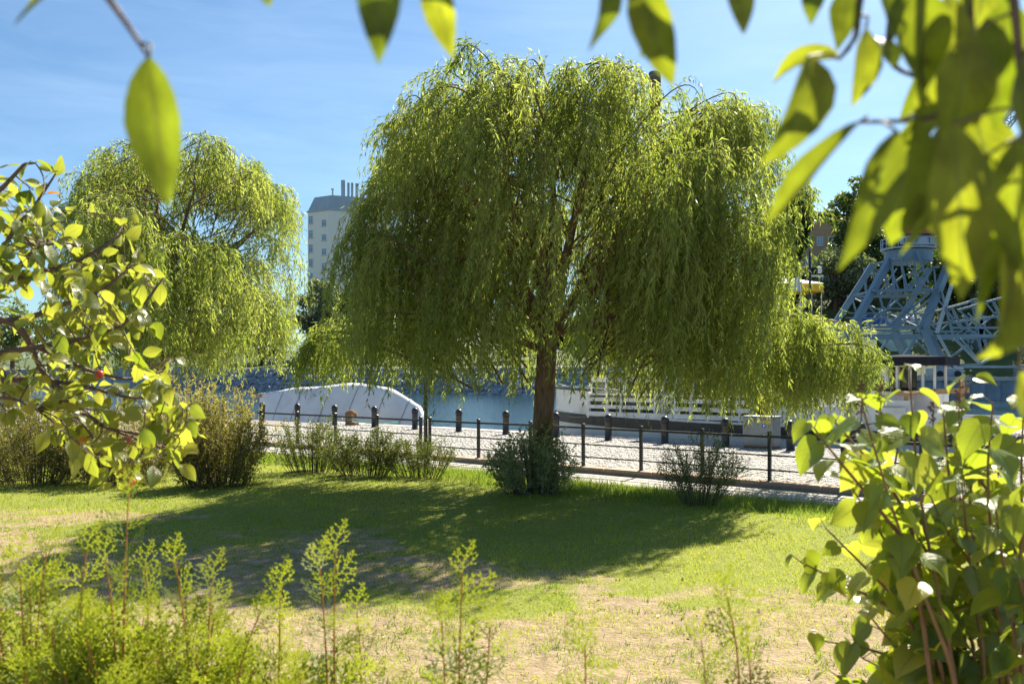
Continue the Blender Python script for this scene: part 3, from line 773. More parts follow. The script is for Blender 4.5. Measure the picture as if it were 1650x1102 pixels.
# high white side aft with a slanted forward end
ts0, ts1, ts2 = ft(1249), ft(1268), ft(1460)
b = MB()
b.poly([(ts0, 0.02, 0.545), (ts2, 0.02, 0.545), (ts2, 0.02, 1.12), (ts1, 0.02, 1.12), (ts0, 0.02, 0.82),
        (ts0, 0.08, 0.545), (ts2, 0.08, 0.545), (ts2, 0.08, 1.12), (ts1, 0.08, 1.12), (ts0, 0.08, 0.82)],
       [(0, 1, 2, 3, 4), (9, 8, 7, 6, 5), (1, 0, 5, 6), (2, 1, 6, 7), (3, 2, 7, 8), (4, 3, 8, 9), (0, 4, 9, 5)])
b.build('side_plating', M['boat_white'], fy)
b = MB(); b.box(ts1, ft(1440), 0.6, 0.66, 1.0, 1.55); b.build('upper_side', M['boat_white'], fy)
b = MB()
for px in (1262, 1284, 1330, 1372): b.box(ft(px), ft(px) + 0.012, 0.008, 0.019, 0.56, 1.05)
b.build('plate_seam', M['cabinet'], fy)
# wheelhouse
wt = ft(1473, 26.6)
wh_z = 1.55
b = MB(); b.box(wt - 0.95, wt + 0.75, 1.0, 2.6, 0.55, wh_z); b.build('wheelhouse_base', M['boat_white'], fy)
b = MB(); b.box(wt - 1.0, wt + 0.8, 0.95, 2.65, wh_z, wh_z + 0.06); b.build('wheelhouse_sill', M['roof_dark'], fy)
for dx in (-0.9, -0.6, -0.3, 0.05, 0.38, 0.68):
    for yy in (1.02, 2.5):
        b = MB(); b.box(wt + dx - 0.03, wt + dx + 0.03, yy, yy + 0.06, wh_z + 0.06, 2.28); b.build('window_post', M['boat_white'], fy)
b = MB(); b.box(wt - 0.85, wt - 0.1, 2.56, 2.58, wh_z + 0.06, 2.26); b.build('wheelhouse_window', M['glass'], fy)
b = MB()
b.poly([(wt - 1.15, 0.75, 2.29), (wt + 1.0, 0.75, 2.29), (wt + 1.0, 2.85, 2.29), (wt - 1.15, 2.85, 2.29),
        (wt - 1.15, 0.75, 2.53), (wt + 1.0, 0.75, 2.52), (wt + 1.0, 2.85, 2.52), (wt - 1.15, 2.85, 2.53), (wt - 0.1, 1.2, 2.6), (wt - 0.1, 2.4, 2.6)],
       [(0, 3, 2, 1), (0, 1, 5, 4), (1, 2, 6, 5), (2, 3, 7, 6), (3, 0, 4, 7), (4, 5, 8), (5, 6, 9, 8), (6, 7, 9), (7, 4, 8, 9)])
b.build('wheelhouse_roof', M['roof_dark'], fy)
# timber scaffolding on the after deck
for px, z1 in ((1416, 1.2), (1457, 1.5), (1548, 2.0), (1520, 1.3)):
    b = MB(); b.box(ft(px) - 0.05, ft(px) + 0.05, 0.30, 0.38, 0.55, z1); b.build('timber_post', M['timber'], fy)
b = MB(); b.bar((ft(1440), 0.26, 1.50), (ft(1560), 0.26, 1.62), 0.05, 0.13); b.build('timber_beam', M['timber'], fy)
b = MB(); b.box(ft(1395), ft(1470), 0.16, 0.2, 0.6, 1.32); b.build('white_sheet', M['tarp'], fy)
b = MB(); b.box(ft(1470), ft(1620), 0.16, 0.2, 0.5, 0.98); b.build('white_sheet', M['boat_white'], fy)
# ------------------------------------------------------------------ the far shore
def yw(x):
    return np.interp(x, [-900, -300, -75, -50, -2, 15, 110, 400, 1500], [900, 330, 162, 146, 113, 100, 76, 20, -150])
M['far_grass'] = mat('far_grass', (0.035, 0.06, 0.012), (0.07, 0.1, 0.025), rough=0.95, scale=0.8)
M['far_path'] = mat('far_path_gravel', (0.42, 0.38, 0.32), (0.5, 0.46, 0.4), rough=0.95, scale=2)
def shore(name, xs, prof, mats):
    """prof: list of (d, z, material index of the strip that starts here)"""
    b_ = MB(); K = len(prof); vv = []
    for x in xs:
        for d, z, _ in prof:
            vv.append((x, float(yw(x)) + d, z))
    b_.poly(vv, [(i * K + j, (i + 1) * K + j, (i + 1) * K + j + 1, i * K + j + 1) for i in range(len(xs) - 1) for j in range(K - 1)])
    b_.mi = [prof[j][2] for i in range(len(xs) - 1) for j in range(K - 1)]
    o_ = b_.build(name, mats); tag(o_, kind='structure'); return o_
left_xs = [-900, -300, -150, -75, -62, -50, -38, -26, -14, -2, 6, 15]
far_left = shore('far_bank', left_xs, [(-2, -2.5, 0), (0, -1.0, 0), (4.6, 2.9, 1), (9, 3.0, 2), (14, 3.4, 2), (60, 6.0, 2), (260, 14, 2), (2500, 30, 2)],
                 [M['rock'], M['far_path'], M['far_grass']])
right_xs = [15, 22, 30, 38, 46, 54, 62, 75, 92, 110, 200, 400, 1500]
far_right = shore('far_quay', right_xs, [(0.0, -2.5, 0), (0.02, 1.6, 1), (8.5, 1.62, 2), (26, 8.7, 3), (38, 8.75, 2), (48, 14, 2), (120, 16, 2), (2500, 30, 2)],
                  [M['pile'], M['concrete'], M['far_grass'], M['asphalt']])
# corrugated sheet piling with a capping beam
b = MB(); pv = []
xs_ = np.arange(15.5, 109, 0.35); dep = [0.0, 0.0, 0.28, 0.28]
for k, x in enumerate(xs_):
    y = float(yw(x)) - 0.35 - dep[k % 4]
    pv += [(x, y, -2.4), (x, y, 1.3)]
b.poly(pv, [(2 * k, 2 * k + 2, 2 * k + 3, 2 * k + 1) for k in range(len(xs_) - 1)])
b.build('sheet_piling', M['pile'], far_right)
for x0 in np.arange(15.5, 108, 5.0):
    b = MB(); y0, y1 = float(yw(x0)), float(yw(x0 + 4.96))
    vv = [(x0, y0 - 0.8, 1.25), (x0 + 4.96, y1 - 0.8, 1.25), (x0 + 4.96, y1 + 0.6, 1.25), (x0, y0 + 0.6, 1.25)]
    vv += [(p[0], p[1], 1.68) for p in vv]
    b.poly(vv, [(0, 3, 2, 1), (4, 5, 6, 7), (0, 1, 5, 4), (1, 2, 6, 5), (2, 3, 7, 6), (3, 0, 4, 7)])
    b.build('capping_beam', M['concrete'], far_right)

# riprap boulders on the left bank
import bmesh
def rock_mesh(seed):
    bm = bmesh.new(); bmesh.ops.create_icosphere(bm, subdivisions=1, radius=0.5)
    rr = random.Random(seed)
    for v in bm.verts:
        v.co *= rr.uniform(0.78, 1.12)
        v.co.z *= 0.62; v.co.x *= 1.15
    me_ = bpy.data.meshes.new('rock'); bm.to_mesh(me_); bm.free(); me_.materials.append(M['rock']); return me_
rocks = [rock_mesh(s) for s in range(6)]
spots = []
x = -66.0
while x < 14:
    for row in range(8):
        d = -0.4 + row * 0.66 + rnd.uniform(-.15, .15)
        spots.append((x + (row % 2) * 0.45 + rnd.uniform(-.25, .25), d, rnd.uniform(0.8, 1.35)))
    x += 0.95
def rock_mtx(x, d, s):
    z = -1.0 + max(d, -0.3) * 3.9 / 4.6
    return Matrix.Translation((x, float(yw(x)) + d - 0.1, z)) @ Matrix.Rotation(rnd.uniform(0, 6), 4, 'Z') @ Matrix.Rotation(rnd.uniform(0.2, 0.9), 4, 'X') @ Matrix.Scale(s, 4)
vis = [p for p in spots if 275 < CX + p[0] / (yw(p[0]) + p[1]) * FPX < 870]
vis.sort(key=lambda p: -p[2]); top = set(id(p) for p in vis[:295])
rest_v, rest_f = [], []
for p in spots:
    mt = rock_mtx(*p); me_ = rocks[rnd.randrange(6)]
    if id(p) in top:
        o = link(bpy.data.objects.new('rock', me_), far_left); o.matrix_local = mt
    else:
        bI = len(rest_v); rest_v += [mt @ v.co for v in me_.vertices]; rest_f += [tuple(bI + i for i in pl.vertices) for pl in me_.polygons]
b = MB(); b.poly(rest_v, rest_f); b.build('loose_rocks', M['rock'], far_left, kind='stuff')

# ------------------------------------------------------------------ buildings
def window(parent, cx, cz, w, h, y, face):
    """face(u, z, out) -> local point on the wall"""
    b_ = MB()
    def rect(u0, u1, z0, z1, o0, o1):
        q = [face(u0, z0, o0), face(u1, z0, o0), face(u1, z1, o0), face(u0, z1, o0), face(u0, z0, o1), face(u1, z0, o1), face(u1, z1, o1), face(u0, z1, o1)]
        b_.poly(q, [(0, 1, 2, 3), (7, 6, 5, 4), (0, 4, 5, 1), (1, 5, 6, 2), (2, 6, 7, 3), (3, 7, 4, 0)])
    t = 0.09
    rect(cx - w/2, cx - w/2 + t, cz - h/2, cz + h/2, 0.005, 0.09); rect(cx + w/2 - t, cx + w/2, cz - h/2, cz + h/2, 0.005, 0.09)
    rect(cx - w/2 + t, cx + w/2 - t, cz - h/2, cz - h/2 + t, 0.005, 0.088); rect(cx - w/2 + t, cx + w/2 - t, cz + h/2 - t, cz + h/2, 0.005, 0.088)
    rect(cx - 0.04, cx + 0.04, cz - h/2 + t, cz + h/2 - t, 0.005, 0.08); rect(cx - w/2 + t, cx + w/2 - t, cz + h*0.16, cz + h*0.16 + 0.07, 0.005, 0.078)
    win = b_.build('window', M['frame_white'], parent)
    b_ = MB(); rect(cx - w/2 + t, cx + w/2 - t, cz - h/2 + t, cz + h/2 - t, 0.003, 0.03); b_.build('pane', M['pane'], win)
    b_ = MB(); rect(cx - w/2 - 0.1, cx + w/2 + 0.1, cz - h/2 - 0.1, cz - h/2 - 0.002, 0.005, 0.2); b_.build('sill', M['zinc'], win)

YB = 185.0; sB = FPX / YB
c0 = P(496, HY, YB + 3.0); c1 = P(529, HY, YB); 
tower = thing('tower_block', 'tall pale rendered apartment tower with blue-grey mansard roof in the distance', 'building', (c1[0], c1[1], 4.0))
zt = CZ + (HY - 339) / sB - 4.0; zr = CZ + (HY - 313) / sB - 4.0
A = np.array([c0[0] - c1[0], c0[1] - c1[1]]); Lf = np.linalg.norm(A); ua = A / Lf
dirB = np.array([0.93, 0.36]); Bv = dirB * 14.0
foot = [(0, 0), tuple(A), tuple(A + np.array([2.5, 9.0])), tuple(Bv + np.array([-2.0, 8.0])), tuple(Bv)]
def prism(foot, z0, z1, foot2=None):
    f2 = foot2 or foot; n = len(foot); b_ = MB()
    vv = [(p[0], p[1], z0) for p in foot] + [(p[0], p[1], z1) for p in f2]
    b_.poly(vv, [(j, j + n, (j + 1) % n + n, (j + 1) % n) for j in range(n)] + [tuple(range(n)), tuple(range(2 * n - 1, n - 1, -1))])
    return b_
prism(foot, -2, zt).build('wall', M['render_wall'], tower)
cen = np.mean(np.array(foot), 0)
big = [tuple(cen + (np.array(p) - cen) * 1.03) for p in foot]; sml = [tuple(cen + (np.array(p) - cen) * 0.84) for p in foot]
prism(big, zt + 0.003, zt + 0.35).build('cornice', M['zinc'], tower)
roof = prism([tuple(cen + (np.array(p) - cen) * 1.0) for p in foot], zt + 0.352, zr, sml).build('roof', M['zinc'], tower)
def faceA(u, z, out):
    nrmA = np.array([ua[1], -ua[0]]);  nrmA = nrmA if nrmA[1] < 0 else -nrmA
    p = ua * u + nrmA * out
    return (p[0], p[1], z)
def faceB(u, z, out):
    nb_ = np.array([dirB[1], -dirB[0]]); nb_ = nb_ if nb_[1] < 0 else -nb_
    p = dirB * u + nb_ * out
    return (p[0], p[1], z)
for k in range(8):
    zz = CZ + (HY - 351 - 23.3 * k) / sB - 4.0
    window(tower, Lf * 0.84, zz, 1.25, 1.75, 0, faceA)
    window(tower, Lf * 0.20, zz - 7.5 / sB, 1.35, 1.45, 0, faceA)
    if k < 3:
        window(tower, 7.2, zz + 1.0, 1.35, 1.5, 0, faceB)
for px, w_, py in ((553, 0.5, 291), (561.5, 0.3, 295), (567.5, 0.3, 295), (575, 0.34, 296)):
    p = P(px, py, YB + 5); b = MB(); b.tube([(p[0] - c1[0], p[1] - c1[1], zr - 2.0), (p[0] - c1[0], p[1] - c1[1], p[2] - 4.0)], w_, 10); b.build('flue_pipe', M['crane_light'], roof)
p = P(536, 305, YB + 4); b = MB(); b.tube([(p[0] - c1[0], p[1] - c1[1], zr - 3), (p[0] - c1[0], p[1] - c1[1], p[2] - 4)], 0.2, 8); b.tube([(p[0] - c1[0] - .3, p[1] - c1[1], p[2] - 4), (p[0] - c1[0] + .3, p[1] - c1[1], p[2] - 4)], 0.2, 8); b.build('vent', M['zinc'], roof)

# factory chimney behind the willow
YC = 210.0; pc = P(1055, 117, YC); rC = 9.0 / FPX * YC
ch = thing('factory_chimney', 'dark round brick chimney poking above the big willow crown', 'chimney', (pc[0], pc[1], 8.0))
b = MB(); b.lathe([(rC * 1.5, -4), (rC * 1.02, pc[2] - 8 - 3.2), (rC, pc[2] - 8 - 3.1)], 20); b.build('shaft', M['chimney_brick'], ch, True)
b = MB(); b.lathe([(rC * 1.08, pc[2] - 8 - 3.09), (rC * 1.1, pc[2] - 8 - 0.3), (rC * 1.0, pc[2] - 8)], 20); b.build('crown_band', M['chimney_brick'], ch, True)
for k in range(4):
    zz = pc[2] - 8 - 1.2 - k * 2.1
    b = MB(); b.lathe([(rC * 1.12, zz), (rC * 1.12, zz + 0.18)], 20); b.build('iron_hoop', M['cabinet'], ch)
b = MB()
for sx in (-.25, .25): b.bar((sx, -rC * 1.25, 10), (sx, -rC * 1.25, pc[2] - 8.2), 0.06)
for k in range(60): b.bar((-.25, -rC * 1.25, 10 + k * 0.8), (.25, -rC * 1.25, 10 + k * 0.8), 0.05)
b.build('ladder', M['cabinet'], ch)

# brick building on the hill
YK = 172.0; sK = FPX / YK
bx0, bx1 = P(1262, 0, YK)[0], P(1500, 0, YK)[0]
bk = thing('brick_building', 'yellow-brown brick building with rooftop plant boxes on the hill', 'building', (bx0, YK, 14.0))
hB = CZ + (HY - 349) / sK - 14
b = MB(); b.box(0, bx1 - bx0, 0, 14, -3, hB); b.build('wall', M['brick'], bk)
b = MB(); b.box(-0.2, bx1 - bx0 + 0.2, -0.25, 14.2, hB + 0.003, hB + 0.45); b.build('cornice', M['roof_dark'], bk)
def faceK(u, z, out): return (u, -out, z)
for r_ in range(3):
    for px in (1283, 1302, 1321, 1339, 1357, 1375, 1395, 1415, 1440, 1465):
        window(bk, P(px, 0, YK)[0] - bx0, CZ + (HY - 389 - r_ * 32) / sK - 14, 1.25, 1.8, 0, faceK)
for a, c_, h in ((1298, 1316, 1.7), (1320, 1345, 1.0), (1400, 1425, 1.4)):
    b = MB(); b.box(P(a, 0, YK)[0] - bx0, P(c_, 0, YK)[0] - bx0, 2, 6, hB + 0.454, hB + 0.45 + h, 0.15); b.build('plant_box', M['zinc'], bk)
b = MB(); xx = P(1295, 0, YK)[0] - bx0; b.tube([(xx, 3, hB + 0.4), (xx, 3, hB + 2.4)], 0.12, 6); b.lathe([(0.6, 2.4), (1.0, 2.5), (0.2, 2.9)], 10, (xx, 3, hB)); b.build('vent_hood', M['zinc'], bk)

# ------------------------------------------------------------------ harbour crane
YCR = 96.0
cr = thing('harbour_crane', 'blue steel lattice harbour crane on the far quay at the right', 'crane', (P(1487, 0, YCR)[0], YCR, 1.62))
CO = np.array([P(1487, 0, YCR)[0], YCR, 1.62])
def cp(px, py, dy=0.0): 
    # member nodes are read off on the crane's front plane and shifted in depth by dy metres
    return P(px, py, YCR) - CO + np.array([0, dy, 0])
def member(name, segs, w, matl='crane'):
    for (a, c_, dy0, dy1) in segs:
        b_ = MB(); b_.bar(cp(*a, dy0), cp(*c_, dy1), w * (1.15 if w > .55 else .75), w * (1.15 if w > .55 else .75)); b_.build(name, M[matl], cr)
g0 = cp(1372, 608)[2]
for dy in (0.0, 7.5):
    q = 0.0 if dy == 0 else 1.5
    member('leg', [((1350, 572), (1443, 415), dy, dy + (1.5 if dy == 0 else -1.5)), ((1540, 422), (1487, 530), dy + (1.5 if dy == 0 else -1.5), dy)], 0.62)
    member('lower_leg', [((1487, 530), (1512, 597), dy, dy - 0.6), ((1491, 530), (1533, 597), dy, dy + 0.8), ((1352, 570), (1350, 600), dy, dy)], 0.6)
    member('crossbeam', [((1410, 468), (1513, 466), dy + 0.5, dy + 0.5), ((1370, 527), (1487, 527), dy, dy), ((1366, 541), (1642, 541), dy, dy)], 0.42)
    member('diagonal', [((1456, 412), (1465, 467), dy + 1, dy + .5), ((1443, 416), (1444, 467), dy + 1, dy + .5), ((1466, 466), (1514, 428), dy + .5, dy + 1),
                        ((1484, 402), (1500, 456), dy + 1, dy + .5), ((1418, 470), (1431, 525), dy + .4, dy), ((1437, 526), (1501, 470), dy, dy + .4),
                        ((1432, 526), (1470, 492), dy, dy + .2), ((1487, 532), (1450, 580), dy, dy), ((1520, 470), (1536, 540), dy + .4, dy)], 0.30)
    member('brace', [((1463, 418), (1500, 465), dy + 1, dy + .5), ((1500, 418), (1464, 465), dy + 1, dy + .5), ((1480, 418), (1481, 466), dy + 1, dy + .5), ((1512, 430), (1512, 466), dy + 1, dy + .5),
                     ((1445, 470), (1415, 527), dy + .4, dy), ((1432, 470), (1464, 505), dy + .4, dy), ((1405, 505), (1490, 506), dy, dy), ((1410, 497), (1485, 497), dy, dy),
                     ((1452, 541), (1474, 541), dy, dy), ((1560, 488), (1490, 507), dy, dy)], 0.2)
for dy in (0.0, 9.0):
    member('portal_tie', [((1538, 545), (1580, 587), dy, dy), ((1580, 587), (1640, 543), dy, dy), ((1536, 591), (1668, 591), dy, dy), ((1544, 500), (1650, 470), dy, dy),
                          ((1536, 520), (1640, 505), dy, dy), ((1536, 528), (1650, 528), dy, dy), ((1600, 485), (1636, 560), dy, dy), ((1620, 500), (1640, 543), dy, dy)], 0.34)
    member('portal_brace', [((1552, 545), (1586, 587), dy + .5, dy + .5), ((1545, 500), (1578, 528), dy, dy), ((1578, 528), (1610, 500), dy, dy), ((1530, 515), (1580, 541), dy, dy), ((1560, 505), (1600, 541), dy, dy),
                            ((1600, 541), (1636, 512), dy, dy), ((1575, 470), (1620, 528), dy, dy)], 0.2)
    member('far_leg', [((1655, 500), (1645, 541), dy, dy), ((1645, 541), (1668, 600), dy, dy), ((1664, 600), (1640, 470), dy, dy)], 0.6)
# cross ties between front and rear frames
for px, py in ((1410, 468), (1513, 466), (1487, 527), (1372, 535), (1642, 541), (1443, 416), (1512, 430), (1580, 587)):
    member('cross_tie', [((px, py), (px, py), 0.0, 7.5)], 0.3)
member('cross_tie', [((1487, 530), (1410, 468), 0.0, 7.5), ((1487, 530), (1513, 468), 7.5, 0.0)], 0.22)
# ladder with many stringers
b = MB()
for k in range(5):
    b.bar(cp(1527 + k * 3.4, 458, -0.6 + k * 0.3), cp(1503 + k * 3.4, 536, -0.6 + k * 0.3), 0.1)
for k in range(22):
    f_ = k / 21.0; b.bar(cp(1527 - 24 * f_, 458 + 78 * f_, -0.6), cp(1540.6 - 24 * f_, 458 + 78 * f_, 0.6), 0.08)
b.build('stair_ladder', M['crane_light'], cr)
b = MB()
for k in range(26):
    f_ = k / 25.0; b.bar(cp(1504 + 30 * f_, 540 + 55 * f_, -0.8), cp(1512 + 30 * f_, 540 + 55 * f_, -0.2), 0.07)
b.bar(cp(1504, 540, -.8), cp(1534, 595, -.8), 0.1); b.bar(cp(1512, 540, -.2), cp(1542, 595, -.2), 0.1)
b.build('stair_ladder', M['crane_light'], cr)
# slewing platform, machinery house, jib
pcx = cp(1490, 400, 4.0)
b = MB(); b.lathe([(2.3, -1.2), (2.6, -1.1), (2.6, 0.2), (2.3, 0.3)], 24, pcx); b.build('slewing_ring', M['crane'], cr)
b = MB(); b.lathe([(3.0, 0.32), (3.05, 0.36), (3.05, 0.5), (2.8, 0.52)], 24, pcx); b.build('platform', M['crane_light'], cr)
b = MB()
for k in range(24):
    a0, a1 = k / 24 * 6.2832, (k + 1) / 24 * 6.2832
    pa = np.array([math.cos(a0) * 2.98, math.sin(a0) * 2.98, 0]); pb = np.array([math.cos(a1) * 2.98, math.sin(a1) * 2.98, 0])
    b.bar(pcx + pa + (0, 0, .5), pcx + pa + (0, 0, 1.6), 0.06); b.bar(pcx + pa + (0, 0, 1.58), pcx + pb + (0, 0, 1.58), 0.07); b.bar(pcx + pa + (0, 0, 1.05), pcx + pb + (0, 0, 1.05), 0.05)
b.build('guard_rail', M['crane_light'], cr)
b = MB(); b.box(pcx[0] - 2.4, pcx[0] + 2.6, pcx[1] - 3.12, pcx[1] - 3.10, pcx[2] + 0.55, pcx[2] + 1.45); sg = b.build('name_board', M['crane_light'], cr)
LET = {'L': [(0,0,0,1),(0,0,.6,0)], 'U': [(0,0,0,1),(.6,0,.6,1),(0,0,.6,0)], 'F': [(0,0,0,1),(0,1,.6,1),(0,.55,.45,.55)], 'T': [(.3,0,.3,1),(0,1,.6,1)]}
b = MB(); lx = pcx[0] - 1.9
for chx in 'UFF T':
    for (x0, z0, x1, z1) in LET.get(chx, []):
        b.bar((lx + x0 * 0.7, pcx[1] - 3.135, pcx[2] + 0.72 + z0 * 0.55), (lx + x1 * 0.7, pcx[1] - 3.135, pcx[2] + 0.72 + z1 * 0.55), 0.02, 0.15, up=(0, 1, 0))
    lx += 0.66
b.build('lettering', M['roof_dark'], sg)
b = MB(); b.box(pcx[0] - 1.8, pcx[0] + 2.2, pcx[1] - 1.8, pcx[1] + 3.5, pcx[2] + 0.53, pcx[2] + 2.0, 0.1); b.build('machinery_deck', M['roof_dark'], cr)
b = MB(); b.box(pcx[0] - 1.2, pcx[0] + 3.2, pcx[1] - 1.6, pcx[1] + 3.0, pcx[2] + 2.01, pcx[2] + 4.2, 0.2); b.build('operator_cab', M['red'], cr)
def lattice(name, a, c_, w0, w1, n, th):
    a = np.asarray(a); c_ = np.asarray(c_); d = nrm(c_ - a); s1 = nrm(np.cross(d, (0, 1, 0))); s2 = np.cross(d, s1); b_ = MB()
    cs = [(1, 1), (-1, 1), (-1, -1), (1, -1)]
    def node(k, q):
        f = k / n; w = w0 + (w1 - w0) * f; return a + (c_ - a) * f + (s1 * cs[q][0] + s2 * cs[q][1]) * w / 2
    for q in range(4):
        b_.bar(node(0, q), node(n, q), th)
        for k in range(n):
            q2 = (q + 1) % 4
            b_.bar(node(k, q), node(k, q2), th * 0.6)
            b_.bar(node(k, q if k % 2 else q2), node(k + 1, q2 if k % 2 else q), th * 0.6)
    return b_.build(name, M['crane_light'], cr)
lattice('tower_mast', cp(1492, 372, 4), cp(1600, 262, 4), 2.4, 1.6, 8, 0.2)
lattice('jib', cp(1560, 330, 3), cp(1640, 60, -4), 1.9, 1.0, 16, 0.18)
lattice('jib', cp(1592, 262, 4), cp(1655, 150, -1), 1.2, 0.8, 8, 0.16)
for px in (1350, 1522, 1665):
    b = MB(); c_ = cp(px, 600, 0)
    b.box(c_[0] - 1.7, c_[0] + 1.7, c_[1] - 0.9, c_[1] + 0.9, -0.02, cp(px, 592)[2], 0.1); b.box(c_[0] - 1.7, c_[0] + 1.7, c_[1] + 6.6, c_[1] + 8.4, -0.02, cp(px, 592)[2], 0.1)
    b.build('base_block', M['crane'], cr)
    for k in (-1, 1):
        b = MB(); b.tube([(c_[0] + k * 1.0, c_[1] - 1.05, 0.35), (c_[0] + k * 1.0, c_[1] - 0.92, 0.35)], 0.35, 12); b.build('travel_wheel', M['roof_dark'], cr)

# container on the grass slope, cars on the road above it
def slope_z(x, y):
    d = y - float(yw(x)); return float(np.interp(d, [0, 8.5, 26, 38, 48, 120], [1.6, 1.62, 8.7, 8.75, 14, 16]))
cx_ = P(1453, 0, 108)[0]
cn = thing('shipping_container', 'pale turquoise metal container on the slope behind the crane', 'container', (cx_, 108, slope_z(cx_, 108) - 0.25))
b = MB(); b.box(-1.4, 1.4, 0, 4, 0, 2.6); b.build('container_box', M['container'], cn)
for k in range(7):
    b = MB(); b.box(-1.3 + k * 0.4, -1.1 + k * 0.4, -0.07, -0.003, 0.15, 2.45); b.build('corrugation', M['container'] if k % 2 else M['crane_light'], cn)
b = MB(); b.box(-1.45, 1.45, -0.1, 4.05, 2.603, 2.7); b.build('roof_frame', M['cabinet'], cn)

def car(name, label, loc, rz, paint):
    root = thing(name, label, 'car', loc, rz, 'cars parked on the road behind the crane')
    b_ = MB(); hwid = 0.88
    side = [(-2.1, .35), (-2.12, .75), (-1.9, .98), (-1.3, 1.02), (-0.75, 1.42), (0.9, 1.46), (1.75, 1.05), (2.1, .95), (2.14, .4), (1.9, .28), (-1.9, .28)]
    n = len(side)
    def wy(z): return hwid * (1.0 if z < 1.03 else 1.0 - (z - 1.03) * 0.45)
    vv = [(x, -wy(z), z) for x, z in side] + [(x, wy(z), z) for x, z in side]
    b_.poly(vv, [(j, j + n, (j + 1) % n + n, (j + 1) % n) for j in range(n)] + [tuple(range(n)), tuple(range(2*n-1, n-1, -1))])
    b_.build('body', paint, root)
    for nm, q in (('rear_window', [(0.98, -.62, 1.40), (0.98, .62, 1.40), (1.70, .7, 1.09), (1.70, -.7, 1.09)]), ('windscreen', [(-0.82, -.62, 1.38), (-1.27, -.72, 1.06), (-1.27, .72, 1.06), (-0.82, .62, 1.38)])):
        b_ = MB(); up = np.array((0.02 if q[0][0] > 0 else -0.02, 0, 0.02)); b_.poly([tuple(np.array(p) + up) for p in q], [(0, 1, 2, 3)]); b_.build(nm, M['glass'], root)
    for sgn in (-1, 1):
        b_ = MB(); b_.poly([(-1.15, sgn * .885, 1.06), (1.5, sgn * .885, 1.08), (0.85, sgn * .72, 1.40), (-.7, sgn * .72, 1.37)], [(0, 1, 2, 3)]); b_.build('side_window', M['glass'], root)
        b_ = MB(); b_.box(2.09, 2.16, sgn * 0.66 - .14, sgn * 0.66 + .14, .72, .92); b_.build('tail_light', M['red'], root)
        b_ = MB(); b_.box(-2.15, -2.09, sgn * 0.64 - .16, sgn * 0.64 + .16, .62, .76); b_.build('headlight', M['white'], root)
        for wx in (-1.3, 1.3):
            b_ = MB(); b_.tube([(wx, sgn * .68, .32), (wx, sgn * .91, .32)], .32, 14); wh = b_.build('wheel', M['tyre'], root)
            b_ = MB(); b_.tube([(wx, sgn * .9, .32), (wx, sgn * .92, .32)], .2, 12); b_.build('rim', M['crane_light'], wh)
def road(px, Y): 
    x = P(px, 0, Y)[0]; return (x, Y, slope_z(x, Y))
car('parked_car', 'pale car seen from behind through the crane legs', road(1461, 121), math.radians(-88), M['car_white'])
car('parked_car', 'white car partly hidden by the crane leg at the left', road(1412, 122), math.radians(20), M['car_white'])
car('parked_car', 'blue car beside the white one, behind the crane leg', road(1400, 119.5), math.radians(200), M['car_blue'])

# market tent, banner and lamp post on the road, seen over the willow
tx = P(1290, 0, 122)
tn = thing('market_tent', 'yellow and white canopy tent with a banner beyond the willow', 'tent', road(1288, 123))
zc = CZ + (HY - 470) / FPX * 123 - tn.location[2]
for sx, sy in ((-3, 0), (3.2, 0), (-3, 4), (3.2, 4)):
    b = MB(); b.tube([(sx, sy, 0), (sx, sy, zc + 0.2)], 0.06, 6); b.build('pole', M['white'], tn)
b = MB(); b.poly([(-3.2, -.2, zc), (3.4, -.2, zc), (3.4, 4.2, zc), (-3.2, 4.2, zc), (-3.2, -.2, zc + 1.2), (3.4, -.2, zc + 1.2), (3.4, 4.2, zc + 1.2), (-3.2, 4.2, zc + 1.2)],
                 [(0, 1, 5, 4), (1, 2, 6, 5), (2, 3, 7, 6), (3, 0, 4, 7)]); b.build('valance', M['yellow'], tn)
b = MB(); b.poly([(-3.2, -.2, zc + 1.202), (3.4, -.2, zc + 1.202), (3.4, 4.2, zc + 1.202), (-3.2, 4.2, zc + 1.202), (-1.6, 2, zc + 2.4), (1.0, 2, zc + 1.9)], [(0, 1, 5, 4), (1, 2, 5), (2, 3, 4, 5), (3, 0, 4)]); b.build('canopy', M['white'], tn)
bn = thing('banner', 'white triangular banner with purple border in front of the yellow tent', 'banner', road(1290, 121))
zb = CZ + (HY - 470) / FPX * 121 - bn.location[2]
b = MB(); b.poly([(-2.6, 0, zb + .4), (0, 0, zb), (-.1, 0, zb + 2.4), (-2.6, .03, zb + .4), (0, .03, zb), (-.1, .03, zb + 2.4)], [(0, 1, 2), (5, 4, 3), (0, 3, 4, 1), (1, 4, 5, 2), (2, 5, 3, 0)]); bb = b.build('cloth', M['white'], bn)
M['purple'] = mat('purple_print', (0.12, 0.08, 0.4), rough=0.6)
b = MB()
for p0, p1 in (((-2.35, zb + .47), (-.2, zb + .15)), ((-.2, zb + .15), (-.28, zb + 2.05)), ((-.28, zb + 2.05), (-2.35, zb + .47)), ((-1.5, zb + .6), (-1.2, zb + 1.0)), ((-.75, zb + .6), (-.65, zb + 1.4))):
    b.bar((p0[0], -.012, p0[1]), (p1[0], -.012, p1[1]), 0.02, 0.11, up=(0, 1, 0))
b.build('print', M['purple'], bb)
b = MB(); b.tube([(0.05, 0.02, 0), (0.05, 0.02, zb + 2.8)], 0.06, 6); b.build('pole', M['white'], bn)
sl = thing('street_lamp', 'tall dark lamp post with a sign box beside the yellow tent', 'street lamp', road(1305, 120))
zl = CZ + (HY - 394) / FPX * 120 - sl.location[2]
